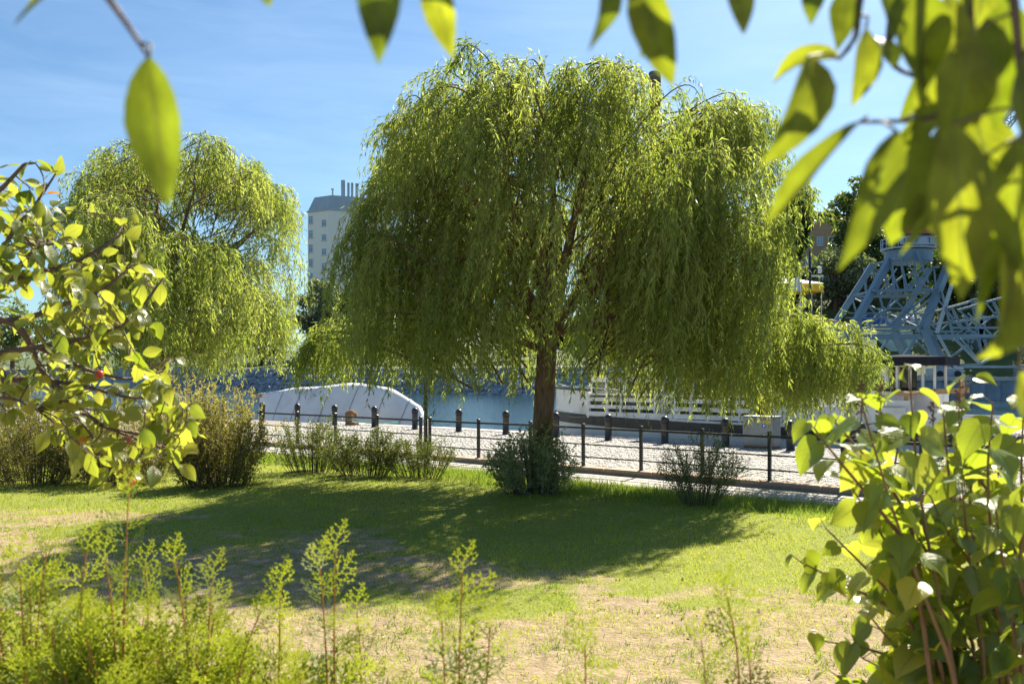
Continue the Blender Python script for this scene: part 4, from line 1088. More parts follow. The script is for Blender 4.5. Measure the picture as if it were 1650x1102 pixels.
b = MB(); b.tube([(0, 0, 0), (0, 0, zl)], [0.2, 0.17], 10); b.build('pole', M['black_metal'], sl, True)
zs = CZ + (HY - 441) / FPX * 120 - sl.location[2]
b = MB(); b.box(0.25, 1.0, -.3, .3, zs, zs + .9, .05); b.build('sign_box', M['roof_dark'], sl)
b = MB(); b.box(1.01, 1.6, -.28, .25, zs + .1, zs + .8); b.build('white_sign', M['white'], sl)
b = MB(); b.bar((-1.3, 0, zs + .95), (1.7, 0, zs + 1.0), 0.06); b.bar((0, 0, zs - .3), (1.9, 0, zs - .35), 0.08, .25); b.build('bracket', M['white'], sl)

# ------------------------------------------------------------------ trees of the far shore
def leaf_cloud(cent, rad, n, size, sph=0.55):
    """loose leaf quads around a set of clump centres; returns quads"""
    k = len(cent); idx = R.integers(0, k, n)
    d = nrm(R.normal(size=(n, 3))); rr = R.uniform(sph, 1.0, (n, 1)) ** 0.7
    p = cent[idx] + d * rr * rad[idx]
    ax = nrm(R.normal(size=(n, 3)) + np.array([0, 0, -0.5])); sd = nrm(np.cross(ax, R.normal(size=(n, 3))))
    L_ = size * R.uniform(0.6, 1.3, (n, 1)); W_ = L_ * 0.32
    return np.stack([p, p + ax * L_ * 0.45 + sd * W_, p + ax * L_, p + ax * L_ * 0.45 - sd * W_], 1)
def far_tree(name, label, px, ptop, pbot, wpx, Y, mt, n=5000, size=0.5, ground=None, clumps=34, seed=0, trunk=True, group='trees on the far shore'):
    rr = np.random.default_rng(seed + 100)
    x = P(px, 0, Y)[0]
    gz = ground if ground is not None else (slope_z(x, Y) if x > 15 else float(np.interp(Y - yw(x), [0, 4.6, 9, 14, 60, 260], [-1, 2.9, 3, 3.4, 6, 14])))
    zt_ = P(px, ptop, Y)[2]; zb_ = max(P(px, pbot, Y)[2], gz + 0.3); w = wpx / FPX * Y / 2
    root = thing(name, label, 'tree', (x, Y, gz), group=group)
    cz, hz_ = (zt_ + zb_) / 2, (zt_ - zb_) / 2
    d = nrm(rr.normal(size=(clumps, 3))) * rr.uniform(0.35, 0.86, (clumps, 1))
    cent = np.array([x, Y, cz]) + d * np.array([w, w * 0.9, hz_])
    rad = rr.uniform(0.22, 0.42, (clumps, 1)) * min(w, hz_) * np.array([[1, 1, 0.8]])
    Q = leaf_cloud(cent, rad, n, size)
    quads_obj('crown', Q, mt, root, (x, Y, gz), np.repeat(np.clip(R.normal(0.45, 0.25, n), 0, 1), 1))
    b_ = MB(); tr_ = max(0.18, w * 0.06)
    b_.tube([(0, 0, -0.4), (0.05, 0, (zb_ - gz) * 0.6), (0.1, 0, cz - gz), (0.15, 0, zt_ - gz - hz_ * 0.4)], [tr_ * 1.3, tr_, tr_ * .7, tr_ * .2], 8)
    for k in range(min(clumps, 14)):
        e = cent[k] - np.array([x, Y, gz]); s0_ = np.array([0.05, 0, max(0.3 * e[2], (zb_ - gz) * 0.5)])
        b_.tube([s0_, (s0_ + e) / 2 + np.array([0, 0, 0.1 * e[2] * 0.3]), e], [tr_ * .45, tr_ * .3, tr_ * .1], 5, False)
    b_.build('trunk', M['bark_dark'], root, True)
DT, MT, FW = M['dark_tree_leaf'], M['mid_tree_leaf'], M['far_willow_leaf']
far_tree('broadleaf_tree', 'dark green tree beside the brick building, against the big willow edge', 1282, 290, 440, 85, 150, DT, 7000, 0.6, seed=1)
far_tree('broadleaf_tree', 'tall airy tree in front of the brick building, rising into the sky', 1375, 262, 430, 95, 146, MT, 5200, 0.55, clumps=26, seed=2)
far_tree('broadleaf_tree', 'dark tree left of the crane top, above the silvery willow', 1415, 360, 480, 110, 143, DT, 6500, 0.6, seed=3)
far_tree('silver_willow', 'silvery grey-green willow below the brick building', 1345, 395, 515, 130, 135, FW, 8000, 0.5, seed=4, clumps=44)
far_tree('silver_willow', 'silvery bush behind the lamp post and tent', 1275, 420, 520, 80, 138, FW, 5000, 0.5, seed=5)
far_tree('silver_willow', 'small grey-green willow just left of the crane leg', 1392, 425, 515, 70, 134, FW, 4500, 0.5, seed=6)
far_tree('broadleaf_tree', 'dark tree behind the middle of the crane', 1480, 380, 505, 120, 145, DT, 5500, 0.65, seed=7)
far_tree('broadleaf_tree', 'dark tree behind the right side of the crane', 1570, 360, 520, 150, 140, DT, 6500, 0.65, seed=8)
far_tree('broadleaf_tree', 'dark tree at the right picture edge behind the crane', 1660, 330, 520, 150, 136, DT, 6000, 0.65, seed=9)
far_tree('slope_tree', 'slim tree on the grass slope right of the crane, left of its pair', 1594, 420, 520, 80, 112, DT, 3500, 0.45, seed=10)
far_tree('slope_tree', 'slim tree on the grass slope at the far right of the pair', 1612, 400, 515, 90, 110, DT, 3500, 0.45, seed=11)
far_tree('slope_tree', 'bushy tree on the slope behind the crane ladder', 1520, 400, 512, 110, 119, DT, 4500, 0.5, seed=31)
far_tree('slope_tree', 'bushy tree on the slope between the two crane portals', 1560, 395, 510, 120, 118, DT, 4500, 0.5, seed=32)
far_tree('slope_tree', 'bushy tree on the slope at the right picture edge', 1660, 380, 510, 130, 116, DT, 4500, 0.5, seed=33)
far_tree('silver_willow', 'rounded grey-green tree below the tower block', 515, 443, 560, 95, 158, FW, 8000, 0.5, seed=12, clumps=44)
far_tree('broadleaf_tree', 'dark small tree at the foot of the tower block, by the willow edge', 552, 462, 545, 50, 165, DT, 3500, 0.5, seed=13)
far_tree('broadleaf_tree', 'green tree on the far bank behind the left willow', 420, 470, 585, 120, 160, MT, 5000, 0.55, seed=14)
far_tree('broadleaf_tree', 'dark tree on the far bank under the left willow', 330, 480, 590, 110, 168, DT, 4500, 0.6, seed=15)
far_tree('broadleaf_tree', 'tree on the far bank behind the middle of the big willow', 690, 480, 588, 150, 145, MT, 4500, 0.55, seed=16)
far_tree('broadleaf_tree', 'tree on the far bank behind the willow trunk', 830, 490, 590, 140, 135, DT, 4500, 0.55, seed=17)
for px_, tp_, yy_, lb_ in ((20, 470, 200, 'tree on the far bank at the left edge'), (110, 490, 195, 'second tree from the left edge on the far bank'), (195, 480, 188, 'tree on the far bank left of the left willow trunk'), (265, 495, 180, 'tree on the far bank right of the left willow trunk')):
    far_tree('broadleaf_tree', lb_, px_, tp_, 592, 130, yy_, MT, 3500, 0.7, seed=px_)
far_tree('broadleaf_tree', 'green tree on the far bank below the tower block, right of its pair', 590, 500, 588, 100, 150, MT, 4000, 0.5, seed=18)
# ------------------------------------------------------------------ weeping willows
def curve3(p0, p1, p2, n):
    s = np.linspace(0, 1, n)[:, None]
    return (1 - s) ** 2 * p0 + 2 * (1 - s) * s * p1 + s * s * p2

def grow_whips(P0, D0, L, zmin, wind, K=12, tau=0.28):
    """hanging shoots: start P0, first direction D0, length L; returns polylines (W,K+1,3)"""
    W = len(P0); out = np.zeros((W, K + 1, 3)); out[:, 0] = P0
    step = (L / K)[:, None]; p = P0.copy()
    sway = R.normal(0, 0.17, (W, 3)) * np.array([1, 1, 0]) + wind
    for k in range(K):
        s = (k + 0.5) / K * L
        e = np.exp(-s / tau)[:, None]
        d = nrm(D0 * e + (np.array([0, 0, -1.0]) + sway + R.normal(0, 0.05, (W, 3))) * (1 - e))
        p = p + d * step
        p[:, 2] = np.maximum(p[:, 2], zmin)
        out[:, k + 1] = p
    return out

def whip_leaves(poly, L, spacing, ll, lw, var0):
    W, K1, _ = poly.shape
    cnt = np.maximum((L / spacing).astype(int), 3)
    wi = np.repeat(np.arange(W), cnt)
    n = wi.size
    s = R.uniform(0.02, 1.0, n) * (K1 - 1 - 1e-6)
    k = s.astype(int); f = (s - k)[:, None]
    a, c = poly[wi, k], poly[wi, k + 1]
    p = a * (1 - f) + c * f; ax = nrm(c - a + 1e-6)
    r = nrm(np.cross(ax, R.normal(size=(n, 3))))
    ang = R.uniform(0.35, 1.0, (n, 1))
    d = nrm(ax * np.cos(ang) + r * np.sin(ang) + np.array([0, 0, -0.25]))
    sd = nrm(np.cross(d, R.normal(size=(n, 3))))
    LL = ll * R.uniform(0.6, 1.3, (n, 1)); LW = lw * R.uniform(0.7, 1.25, (n, 1)) * 0.5
    bend = np.array([0, 0, -0.14]) * LL
    Q = np.stack([p, p + d * LL * 0.42 + sd * LW, p + d * LL + bend, p + d * LL * 0.42 - sd * LW], 1)
    return Q, np.clip(var0[wi] + R.normal(0, 0.16, n), 0, 1)

def ribbons(poly, w, every=2):
    poly = poly[::2]
    pts = poly[:, ::every]; W, K, _ = pts.shape
    d = nrm(pts[:, 1:] - pts[:, :-1] + 1e-6); s1 = nrm(np.cross(d, np.array([0.3, 1.0, 0.2]))) * w; s2 = np.cross(d, s1)
    tri = [s1, -0.5 * s1 + 0.87 * s2, -0.5 * s1 - 0.87 * s2]; out = []
    for j in range(2):
        a, c = tri[j], tri[(j + 1) % 3]
        out.append(np.stack([pts[:, :-1] + a, pts[:, :-1] + c, pts[:, 1:] + c * 0.7, pts[:, 1:] + a * 0.7], 2).reshape(-1, 4, 3))
    return np.concatenate(out)

def willow(name, label, base, trunk_pts, trunk_rad, boughs, limbs, wind, skirt, spacing, ll, lw, per_m, whip_len, group, twig_w=0.0022, vshift=0.0):
    base = np.asarray(base, float)
    root = thing(name, label, 'tree', tuple(base), group=group)
    b_ = MB(); b_.tube(np.array(trunk_pts) - base, trunk_rad, 16, rough=0.13); b_.build('trunk', M['bark'], root, True)
    for pts, rad in limbs:
        b_ = MB(); b_.tube(np.array(pts) - base, rad, 9, rough=0.1); b_.build('limb', M['bark'], root, True)
    P0, D0, L, V0 = [], [], [], []
    bb_ = MB()
    for (p0, pa, pe, dens, lf) in boughs:
        cur = curve3(p0, pa, pe, 14)
        ln = np.linalg.norm(np.diff(cur, axis=0), axis=1).sum()
        bb_.tube(cur - base, np.linspace(0.02, 0.005, 14), 4, False)
        m = int(ln * per_m * dens)
        s = R.uniform(0.06, 1.0, m) ** 0.7
        kk = np.minimum((s * 13).astype(int), 12); f = (s * 13 - kk)[:, None]
        pp = cur[kk] * (1 - f) + cur[kk + 1] * f
        tg = nrm(cur[kk + 1] - cur[kk])
        rv = R.normal(size=(m, 3)) * np.array([1, 1, 0.45])
        dd = nrm(tg * 0.8 + rv * 0.65 + np.array([0, 0, 0.35]))
        P0.append(pp + R.normal(0, 0.06, (m, 3))); D0.append(dd)
        l_ = R.uniform(whip_len[0], whip_len[1], m) * lf
        L.append(l_); V0.append(np.full(m, np.clip(R.normal(0.46 + vshift, 0.24), 0.03, 0.97)))
    P0 = np.concatenate(P0); D0 = np.concatenate(D0); L = np.concatenate(L); V0 = np.concatenate(V0)
    sk = skirt(P0) + R.normal(0, 0.22, len(P0))
    L = np.clip(np.minimum(L, P0[:, 2] - sk + 0.25), 0.35, None)
    poly = grow_whips(P0, D0, L, 0.9, wind)
    Q, var = whip_leaves(poly, L, spacing, ll, lw, V0)
    bb_.build('bough', M['bark'], root, True)
    quads_obj('hanging_twigs', ribbons(poly, twig_w, 4), M['twig'], root, base, kind='stuff')
    quads_obj('crown', Q, M['willow_leaf'], root, base, var)
    return len(Q)

def V3(*a): return np.array(a, float)

# the big willow in the middle
WB_ = P(876, 786, 2.0 * FPX / 185.0 * 1.035); WB_[2] = float(lawn_z(np.array(WB_[0]), np.array(WB_[1])))
bx, by, bz = WB_
sW = FPX / by
def wz(py): return CZ + (HY - py) / sW
def wx(px): return (px - CX) / sW
boughs = []
def add_bough(x, y, z, dens=1.0, lf=1.0, out=None):
    """a bough whose highest point lies at (x, y, z); it springs from the crown's inner framework"""
    c = V3(bx + 0.35, by + 0.2, 0)
    v = V3(x, y, 0) - c; r = np.linalg.norm(v[:2]); dirn = v / max(r, 0.1)
    k0 = R.uniform(.3, .6); p0 = V3(c[0] + v[0] * k0, c[1] + v[1] * k0, max(2.3, z - R.uniform(.5, 1.5) * (0.5 + 0.3 * r))) + R.normal(0, .3, 3)
    pe = V3(x, y, z) + dirn * R.uniform(0.35, 0.8) + V3(0, 0, -R.uniform(0.25, 0.7))
    pa = V3(x, y, z) * 2 - 0.5 * (p0 + pe); pa = V3(x, y, z) + (pa - V3(x, y, z)) * 0.75
    boughs.append((p0, pa, pe, dens, lf))
def main_top(px):
    return np.interp(px, [552, 575, 650, 740, 800, 870, 990, 1030, 1080, 1110, 1190, 1225, 1262, 1290], [330, 250, 185, 125, 105, 100, 115, 235, 235, 150, 148, 215, 275, 340])
ccx, ax_, ay_ = (wx(608) + wx(1262)) / 2, (wx(1262) - wx(608)) / 2 - 0.6, 2.8
for k in range(330):
    q = math.sqrt(R.uniform(0.01, 1.0)); ph_ = R.uniform(0, 2 * math.pi)
    x = ccx + ax_ * q * math.cos(ph_); y = by + 0.3 + ay_ * q * math.sin(ph_)
    px = CX + x * sW
    zt_ = wz(float(main_top(px))) - 0.15
    edge = (1 - abs(math.sin(ph_)) ** 3 * q ** 3 * 0.35)
    zt_ = 3.0 + (zt_ - 3.0) * edge
    if k < 150:
        z = zt_ - abs(R.normal(0, 0.22)); dens = 0.85
    else:
        q2 = R.uniform(0.55, 1.0); x = ccx + ax_ * q2 * math.cos(ph_); y = by + 0.3 + ay_ * q2 * math.sin(ph_)
        z = R.uniform(3.1, max(zt_ - 0.6, 3.4)); dens = 1.0
    add_bough(x, y, z, dens, 1.0 + .75 * max(0, min(1, (4.6 - z) / 1.4)))
for k in range(34):
    px = R.uniform(1085, 1215) if k % 2 else R.uniform(900, 990); add_bough(wx(px), by + R.uniform(-1.8, 1.8), wz(float(main_top(px)) + R.uniform(12, 60)), 1.2, .7)
# leaders that stick out of the crown top
for px, py in ((672, 178), (656, 218), (742, 112), (785, 100), (840, 96), (905, 97), (960, 92), (1125, 132), (1165, 142), (1192, 138), (1218, 190), (1235, 268), (640, 262)):
    add_bough(wx(px), by + R.uniform(-1.2, 1.4), wz(py) - 0.24, 2.4, 0.42)
for k in range(70):   # fill the lower flanks and the far side
    if k < 22: x, y, z = wx(R.uniform(628, 658)), by + R.uniform(-1.5, 2.0), R.uniform(3.0, 5.4)
    elif k < 46: x, y, z = wx(R.uniform(1150, 1190)), by + R.uniform(-1.5, 2.2), R.uniform(3.0, 5.2)
    else: x, y, z = wx(R.uniform(650, 1200)), by + R.uniform(1.2, 2.6), R.uniform(3.4, 6.0)
    add_bough(x, y, z, 1.0, 1.2)
# low side limbs: right (long, sunlit) and left
for px, py in ((1270, 505), (1295, 508), (1315, 512), (1330, 520), (1350, 535), (1365, 550), (1290, 530), (1320, 550), (1345, 560), (1372, 572), (1300, 565), (1250, 505), (1235, 495), (1325, 528), (1350, 548), (1305, 520), (1240, 540), (1265, 550)):
    add_bough(wx(px), by + R.uniform(-0.2, 2.0), wz(py), 1.9, 1.15)
for px, py in ((510, 520), (525, 512), (540, 520), (515, 535), (545, 505), (530, 530), (520, 522), (536, 515)):
    add_bough(wx(px), by + R.uniform(0.8, 2.6), wz(py), 1.6, 0.8)
def skirt_main(p):
    px = CX + p[:, 0] / p[:, 1] * FPX
    return np.interp(px, [480, 560, 700, 880, 1000, 1150, 1250, 1420], [2.15, 2.05, 1.95, 1.95, 1.72, 1.5, 1.5, 1.85])
tr = [V3(bx, by, -0.1), V3(bx, by, 0.12), V3(bx - .01, by, 0.5), V3(bx + .0, by, 1.2), V3(bx + .02, by + .02, 1.9), V3(bx + .06, by + .05, 2.6), V3(bx + .12, by + .1, 3.2)]
limbs = []
for px, py, dy, r0 in ((640, 300, 0.4, .1), (720, 260, -1.0, .1), (830, 180, 0.8, .11), (960, 170, -0.6, .11), (1080, 230, 0.9, .11), (1190, 270, -0.4, .1), (1270, 480, 1.0, .09), (560, 470, 1.6, .075), (900, 230, 2.0, .1), (930, 330, -2.0, .09)):
    e = V3(wx(px), by + dy, wz(py)); s_ = V3(bx + .08, by + .06, R.uniform(2.3, 3.1)); m_ = (s_ + e) / 2 + V3((e[0] - s_[0]) * 0.08, 0, 0.35)
    limbs.append((curve3(s_, m_, e, 12), np.linspace(r0, 0.025, 12)))
nl = willow('weeping_willow', 'big weeping willow with a brown trunk in the middle of the lawn edge', WB_, tr, [.31, .24, .19, .178, .172, .165, .14], boughs, limbs,
            np.array([-0.11, 0.02, 0]), skirt_main, 0.041, 0.112, 0.0215, 10.6, (0.45, 1.8), 'weeping willows along the quay')

# the left willow, farther along the quay
YL = 27.5; sL = FPX / YL
lx_, lb = (246 - CX) / sL, None
LB = V3(lx_, YL, float(lawn_z(np.array(lx_), np.array(YL))) - 0.02)
boughs = []
def lz(py): return CZ + (HY - py) / sL
def lxx(px): return (px - CX) / sL
def add_b2(px, py, dy, dens=1.0, lf=1.0):
    x, y, z = lxx(px), YL + dy, lz(py)
    c = V3(LB[0] + 0.5, YL, 0); v = V3(x, y, 0) - c; r = np.linalg.norm(v[:2]); dirn = v / max(r, 0.1)
    k0 = R.uniform(.4, .7); p0 = V3(c[0] + v[0] * k0, c[1] + v[1] * k0, max(2.4, z - R.uniform(.6, 1.6))) + R.normal(0, .55, 3)
    pe = V3(x, y, z) + dirn * R.uniform(0.35, 0.8) + V3(0, 0, -R.uniform(0.25, 0.7))
    pa = V3(x, y, z) + (V3(x, y, z) * 2 - 0.5 * (p0 + pe) - V3(x, y, z)) * 0.75
    boughs.append((p0, pa, pe, dens, lf))
# dense near dome
for k in range(150):
    th = R.uniform(0, 2 * math.pi); q = math.sqrt(R.uniform(0.02, 1))
    px = 286 + 136 * q * math.cos(th); dy = 3.0 * q * math.sin(th) - 0.8
    ptop = float(np.interp(px, [130, 160, 220, 300, 380, 440, 475], [370, 335, 315, 375, 395, 425, 470]))
    if k < 65: py = ptop + abs(R.normal(0, 14))
    else: py = R.uniform(ptop + 25, 545)
    add_b2(px, py, dy, 1.0)
# airy upper crown behind
for k in range(95):
    px = R.uniform(122, 424); dy = R.uniform(-0.5, 3.2)
    ptop = float(np.interp(px, [105, 140, 180, 220, 300, 345, 375, 395, 420, 470, 488], [290, 245, 228, 212, 215, 205, 235, 270, 255, 262, 300]))
    add_b2(px, ptop + abs(R.normal(0, 26)) + 4, dy, 0.85, 0.8)
for k in range(60):
    px = R.uniform(130, 420); add_b2(px, R.uniform(265, 430), R.uniform(0.3, 3.2), 0.6, 0.9)
for px, py in ((420, 300), (432, 330), (430, 380), (422, 340), (412, 300), (405, 280), (434, 400), (432, 430)):
    add_b2(px, py, R.uniform(0.5, 2.5), 0.6, 1.0)
for k in range(14):
    add_b2(R.uniform(415, 440), R.uniform(440, 540), R.uniform(-0.5, 1.5), 0.7, 0.8)
tr = [V3(LB[0], YL, -0.15), V3(LB[0], YL, 0.3), V3(LB[0] + .02, YL, 1.4), V3(LB[0] - .03, YL, 2.4), V3(LB[0] - .08, YL + .05, 3.2), V3(LB[0] + .1, YL + .1, 4.4)]
limbs = [(curve3(V3(LB[0], YL, lz(590)), V3(lxx(275), YL - .6, lz(562)), V3(lxx(345), YL - 1.0, lz(566)), 12), np.linspace(.15, .06, 12))]
for px, py, dy, r0 in ((160, 330, .5, .1), (230, 300, 1.2, .11), (300, 290, .8, .11), (345, 380, 1.0, .1), (400, 350, 1.4, .1), (430, 330, 1.6, .09), (350, 480, -1.5, .09)):
    e = V3(lxx(px), YL + dy, lz(py)); s_ = V3(LB[0] + .0, YL + .05, R.uniform(2.8, 4.0)); m_ = (s_ + e) / 2 + V3(0, 0, .4)
    limbs.append((curve3(s_, m_, e, 12), np.linspace(r0, .03, 12)))
def skirt_left(p):
    return np.interp(CX + p[:, 0] / p[:, 1] * FPX, [100, 200, 300, 480], [2.4, 2.3, 1.75, 1.85])
nl2 = willow('weeping_willow', 'left weeping willow with an airy top and low arching limb, behind shrubs', LB, tr, [.36, .28, .24, .23, .2, .12], boughs, limbs,
             np.array([-0.06, 0.0, 0]), skirt_left, 0.074, 0.155, 0.033, 12.5, (0.5, 1.9), 'weeping willows along the quay', 0.003, 0.06)

# ------------------------------------------------------------------ shrubs
def shrub(name, label, base, rx, ry, h, nst, ntw, nlf, ll, lw, lm, group, spread=.55, stem_r=0.006, low=0.25, shade=0.45, droop=0.0, twl=0.28, jit=.6):
    base = np.asarray(base, float); base[2] = float(lawn_z(np.array(base[0]), np.array(base[1])))
    root = thing(name, label, 'shrub', tuple(base), group=group)
    b_ = MB(); LP, LD, LVv = [], [], []
    for i in range(nst):
        th = R.uniform(0, 2 * math.pi); q = math.sqrt(R.uniform(0.0, 1))
        ex, ey = rx * q * math.cos(th), ry * q * math.sin(th)
        ez = h * (1 - 0.45 * q ** 2.2) * R.uniform(0.72, 1.05)
        s0 = V3(ex * spread, ey * spread, -0.02); e = V3(ex, ey, ez)
        m = V3(ex * (.3 + spread), ey * (.3 + spread), ez * 0.6)
        cur = curve3(s0, m, e, 8); b_.tube(cur, np.linspace(stem_r, stem_r * .35, 8), 4, False)
        for j in range(ntw):
            s = R.uniform(low, 1.0); k = min(int(s * 7), 6); p = cur[k] + (cur[k + 1] - cur[k]) * (s * 7 - k)
            d = nrm(nrm(cur[k + 1] - cur[k]) * 0.9 + R.normal(size=3) * jit + V3(0, 0, 0.25 - droop))
            l_ = twl * R.uniform(0.5, 1.2) * (1.1 - 0.5 * s)
            f = np.sort(R.uniform(0.1, 1.0, nlf))[:, None]
            pts = p + d * l_ * f + V3(0, 0, -droop * 0.3) * f * f * l_
            if j % 5 == 0: b_.tube([p, p + d * l_ * 0.5, p + d * l_ + V3(0, 0, -droop * .3 * l_)], [stem_r * .4, stem_r * .3, stem_r * .15], 3, False)
            LP.append(pts); LD.append(nrm(d + R.normal(size=(nlf, 3)) * 0.7)); LVv.append(np.full(nlf, R.normal(shade, 0.16)))
    p = np.concatenate(LP); d = np.concatenate(LD); v = np.clip(np.concatenate(LVv) + R.normal(0, .12, len(p)), 0, 1)
    sd = nrm(np.cross(d, R.normal(size=p.shape))); L_ = ll * R.uniform(.6, 1.3, (len(p), 1)); W_ = lw * .5 * R.uniform(.7, 1.2, (len(p), 1))
    ok = p[:, 2] > 0.01
    Q = np.stack([p, p + d * L_ * .45 + sd * W_, p + d * L_, p + d * L_ * .45 - sd * W_], 1)[ok] + base
    b_.build('stems', M['bark_dark'], root, True, kind='stuff')
    quads_obj('foliage', Q, lm, root, base, v[ok])
    return len(Q)
def gp(px, py):
    Y = CZ * FPX / (py - HY); return V3((px - CX) / FPX * Y, Y, 0)
SP, SH, GS = M['spirea_leaf'], M['shrub_leaf'], M['grey_shrub_leaf']
g_ = 'shrubs along the lawn edge'
shrub('round_shrub', 'round olive-brown fine-leaved shrub at the left end of the railing', gp(350, 782), 1.05, 0.85, 1.62, 170, 22, 9, .048, .018, SP, g_, low=.02, shade=.5, jit=1.1)
shrub('round_shrub', 'wide dark shrub under the apple branches at the left edge', gp(60, 775), 1.5, 0.9, 1.5, 140, 20, 9, .05, .019, SP, g_, low=.02, shade=.38, jit=1.1)
shrub('round_shrub', 'dark shrub between the left edge shrub and the round olive shrub', gp(195, 775), 1.2, 0.9, 1.4, 120, 20, 9, .05, .019, SP, g_, low=.02, shade=.4, jit=1.1)
shrub('tall_shrub', 'sunlit yellow-green shrub behind the round shrub, below the left willow', V3(-7.2, 19.3, 0), 1.9, 1.0, 2.1, 150, 18, 10, .042, .015, M['yellow_shrub_leaf'], g_, low=.2, shade=.6)
shrub('tall_shrub', 'sunlit yellow-green shrub at the left edge below the willow trunk', V3(-11.0, 20.5, 0), 2.0, 1.0, 2.1, 120, 16, 10, .042, .015, M['yellow_shrub_leaf'], g_, low=.2, shade=.6)
shrub('low_shrub', 'loose twiggy shrub in front of the railing, right of the round shrub', gp(505, 762), 1.05, .6, 1.15, 85, 14, 10, .04, .016, SH, g_, low=.15, shade=.42)
shrub('low_shrub', 'low dense shrub in front of the railing below the wooden stump', gp(590, 768), 0.9, .5, 0.92, 80, 15, 11, .04, .017, SH, g_, low=.08, shade=.36)
shrub('low_shrub', 'low shrub at the foot of the lamp post', gp(678, 768), 0.8, .45, 0.82, 70, 14, 10, .038, .016, SH, g_, low=.1, shade=.38)
shrub('leafy_shrub', 'grey-green leafy shrub wrapped around the big willow trunk', gp(862, 796), .86, .5, 1.1, 100, 16, 11, .046, .02, GS, g_, low=.1, shade=.4, droop=.2)
shrub('twiggy_shrub', 'sparse twiggy shrub fanning out below the railing right of the willow', gp(1128, 812), .78, .55, 1.12, 120, 11, 10, .03, .013, SH, g_, low=.25, shade=.5, stem_r=.0032, spread=.35)
shrub('twiggy_shrub', 'small bright-dotted shrub behind the lilac at the right', gp(1570, 830), .8, .6, 1.15, 75, 10, 8, .026, .012, GS, g_, low=.2, shade=.6, stem_r=.005)
# trailing greenery climbing the trunk foot
shrub('climbing_plant', 'yellowish climbing greenery on the lower willow trunk', V3(bx + 0.0, by - 0.26, 0), .3, .12, 1.35, 34, 12, 9, .04, .017, SP, None, low=.3, shade=.55, twl=.2)
# broad dock leaves at the foot of the leafy shrub
def simple_leaf(p, d, up, L_, W_):
    d = nrm(np.asarray(d, float)); sd = nrm(np.cross(d, up))
    return d, sd
dk = gp(822, 800); dk[2] = float(lawn_z(np.array(dk[0]), np.array(dk[1])))

# ------------------------------------------------------------------ grass
def grass_obj(name, n_try, dens_fn, h_fn, wfac, matl, xr, yr, maxn):
    x = R.uniform(xr[0], xr[1], n_try); y = R.uniform(yr[0], yr[1], n_try)
    t, n = to_q(x, y)
    pr_ = dens_fn(x, y, n); ok = (R.random(n_try) < pr_) & (n < 14.33)
    x, y, n = x[ok][:maxn], y[ok][:maxn], n[ok][:maxn]
    z = lawn_z(x, y); h = h_fn(x, y, n) * R.uniform(.55, 1.35, x.size)
    a = R.uniform(0, 2 * math.pi, x.size); w = wfac(x, y) * R.uniform(.7, 1.3, x.size)
    lean = R.normal(0, .42, (x.size, 2)) * h[:, None]
    b0 = np.stack([x, y, z - .004], -1); s = np.stack([np.cos(a), np.sin(a), np.zeros_like(a)], -1) * w[:, None] / 2
    tip = b0 + np.concatenate([lean, h[:, None]], 1)
    T = np.stack([b0 - s, b0 + s, tip], 1)
    dm = dirt_mask(x, y)
    v = np.clip(.42 + 1.25 * (fbm(x * .45, y * 1.1, 55, 4) - .5) + .25 * dm + .5 * (fbm(x * 3, y * 3, 66, 3) - .5) + R.normal(0, .14, x.size), 0, 1)
    o_ = quads_obj(name, T, matl, None, (0, 0, 0), v)
    return o_
def dens_short(x, y, n):
    f = np.clip((7.0 / np.maximum(y, 3.0)) ** 1.7, 0.05, 1.0)
    patch = sstep(.36, .55, fbm(x * 3.2, y * 4.4, 91, 4))
    m = dirt_mask(x, y)
    return f * np.clip(1 - m + .85 * m * patch + .10, 0, 1)
g1 = grass_obj('grass', 1750000, dens_short, lambda x, y, n: .026 + .045 * fbm(x * 2.2, y * 2.2, 71, 4) ** 2, lambda x, y: .0052 * np.maximum(y, 5) / 6.5, M['grass'], (-13, 11), (3.2, 24), 300000)
tag(g1, 'short mown grass of the lawn', 'grass', kind='stuff')
def dens_tall(x, y, n):
    e = sstep(11.6, 13.0, n + 1.6 * (fbm(x * .7, y * .7, 81, 3) - .5))
    return e
g2 = grass_obj('tall_grass', 330000, dens_tall, lambda x, y, n: .06 + .20 * fbm(x * .9, y * .9, 72, 3) ** 1.3, lambda x, y: .010 * np.ones_like(x), M['tall_grass'], (-17, 11), (7.0, 27), 90000)
tag(g2, 'long unmown grass along the paving strip', 'grass', kind='stuff')

# clumps of coarser grass that survive on the bare soil
nc_ = 1500
cx3 = R.uniform(-8, 6, nc_); cy3 = R.uniform(5.0, 11.5, nc_)
okc = (dirt_mask(cx3, cy3) > .35); cx3, cy3 = cx3[okc], cy3[okc]; nb_ = 16
rad3 = np.repeat(R.uniform(.02, .09, cx3.size), nb_)
bx3 = np.repeat(cx3, nb_) + R.normal(0, 1, cx3.size * nb_) * rad3; by3 = np.repeat(cy3, nb_) + R.normal(0, 1, cx3.size * nb_) * rad3 * .8
hh = R.uniform(.02, .065, bx3.size); aa3 = R.uniform(0, 6.283, bx3.size); b0 = np.stack([bx3, by3, lawn_z(bx3, by3) - .004], -1)
s3 = np.stack([np.cos(aa3), np.sin(aa3), 0 * aa3], -1) * .004; tip = b0 + np.stack([R.normal(0, .5, bx3.size) * hh, R.normal(0, .5, bx3.size) * hh, hh], -1)
o = quads_obj('grass_tufts', np.stack([b0 - s3, b0 + s3, tip], 1), M['tall_grass'], None, (0, 0, 0), np.clip(np.repeat(R.normal(.5, .25, cx3.size), nb_) + R.normal(0, .1, bx3.size), 0, 1))
tag(o, 'small tufts of coarse grass on the bare soil', 'grass', kind='stuff')
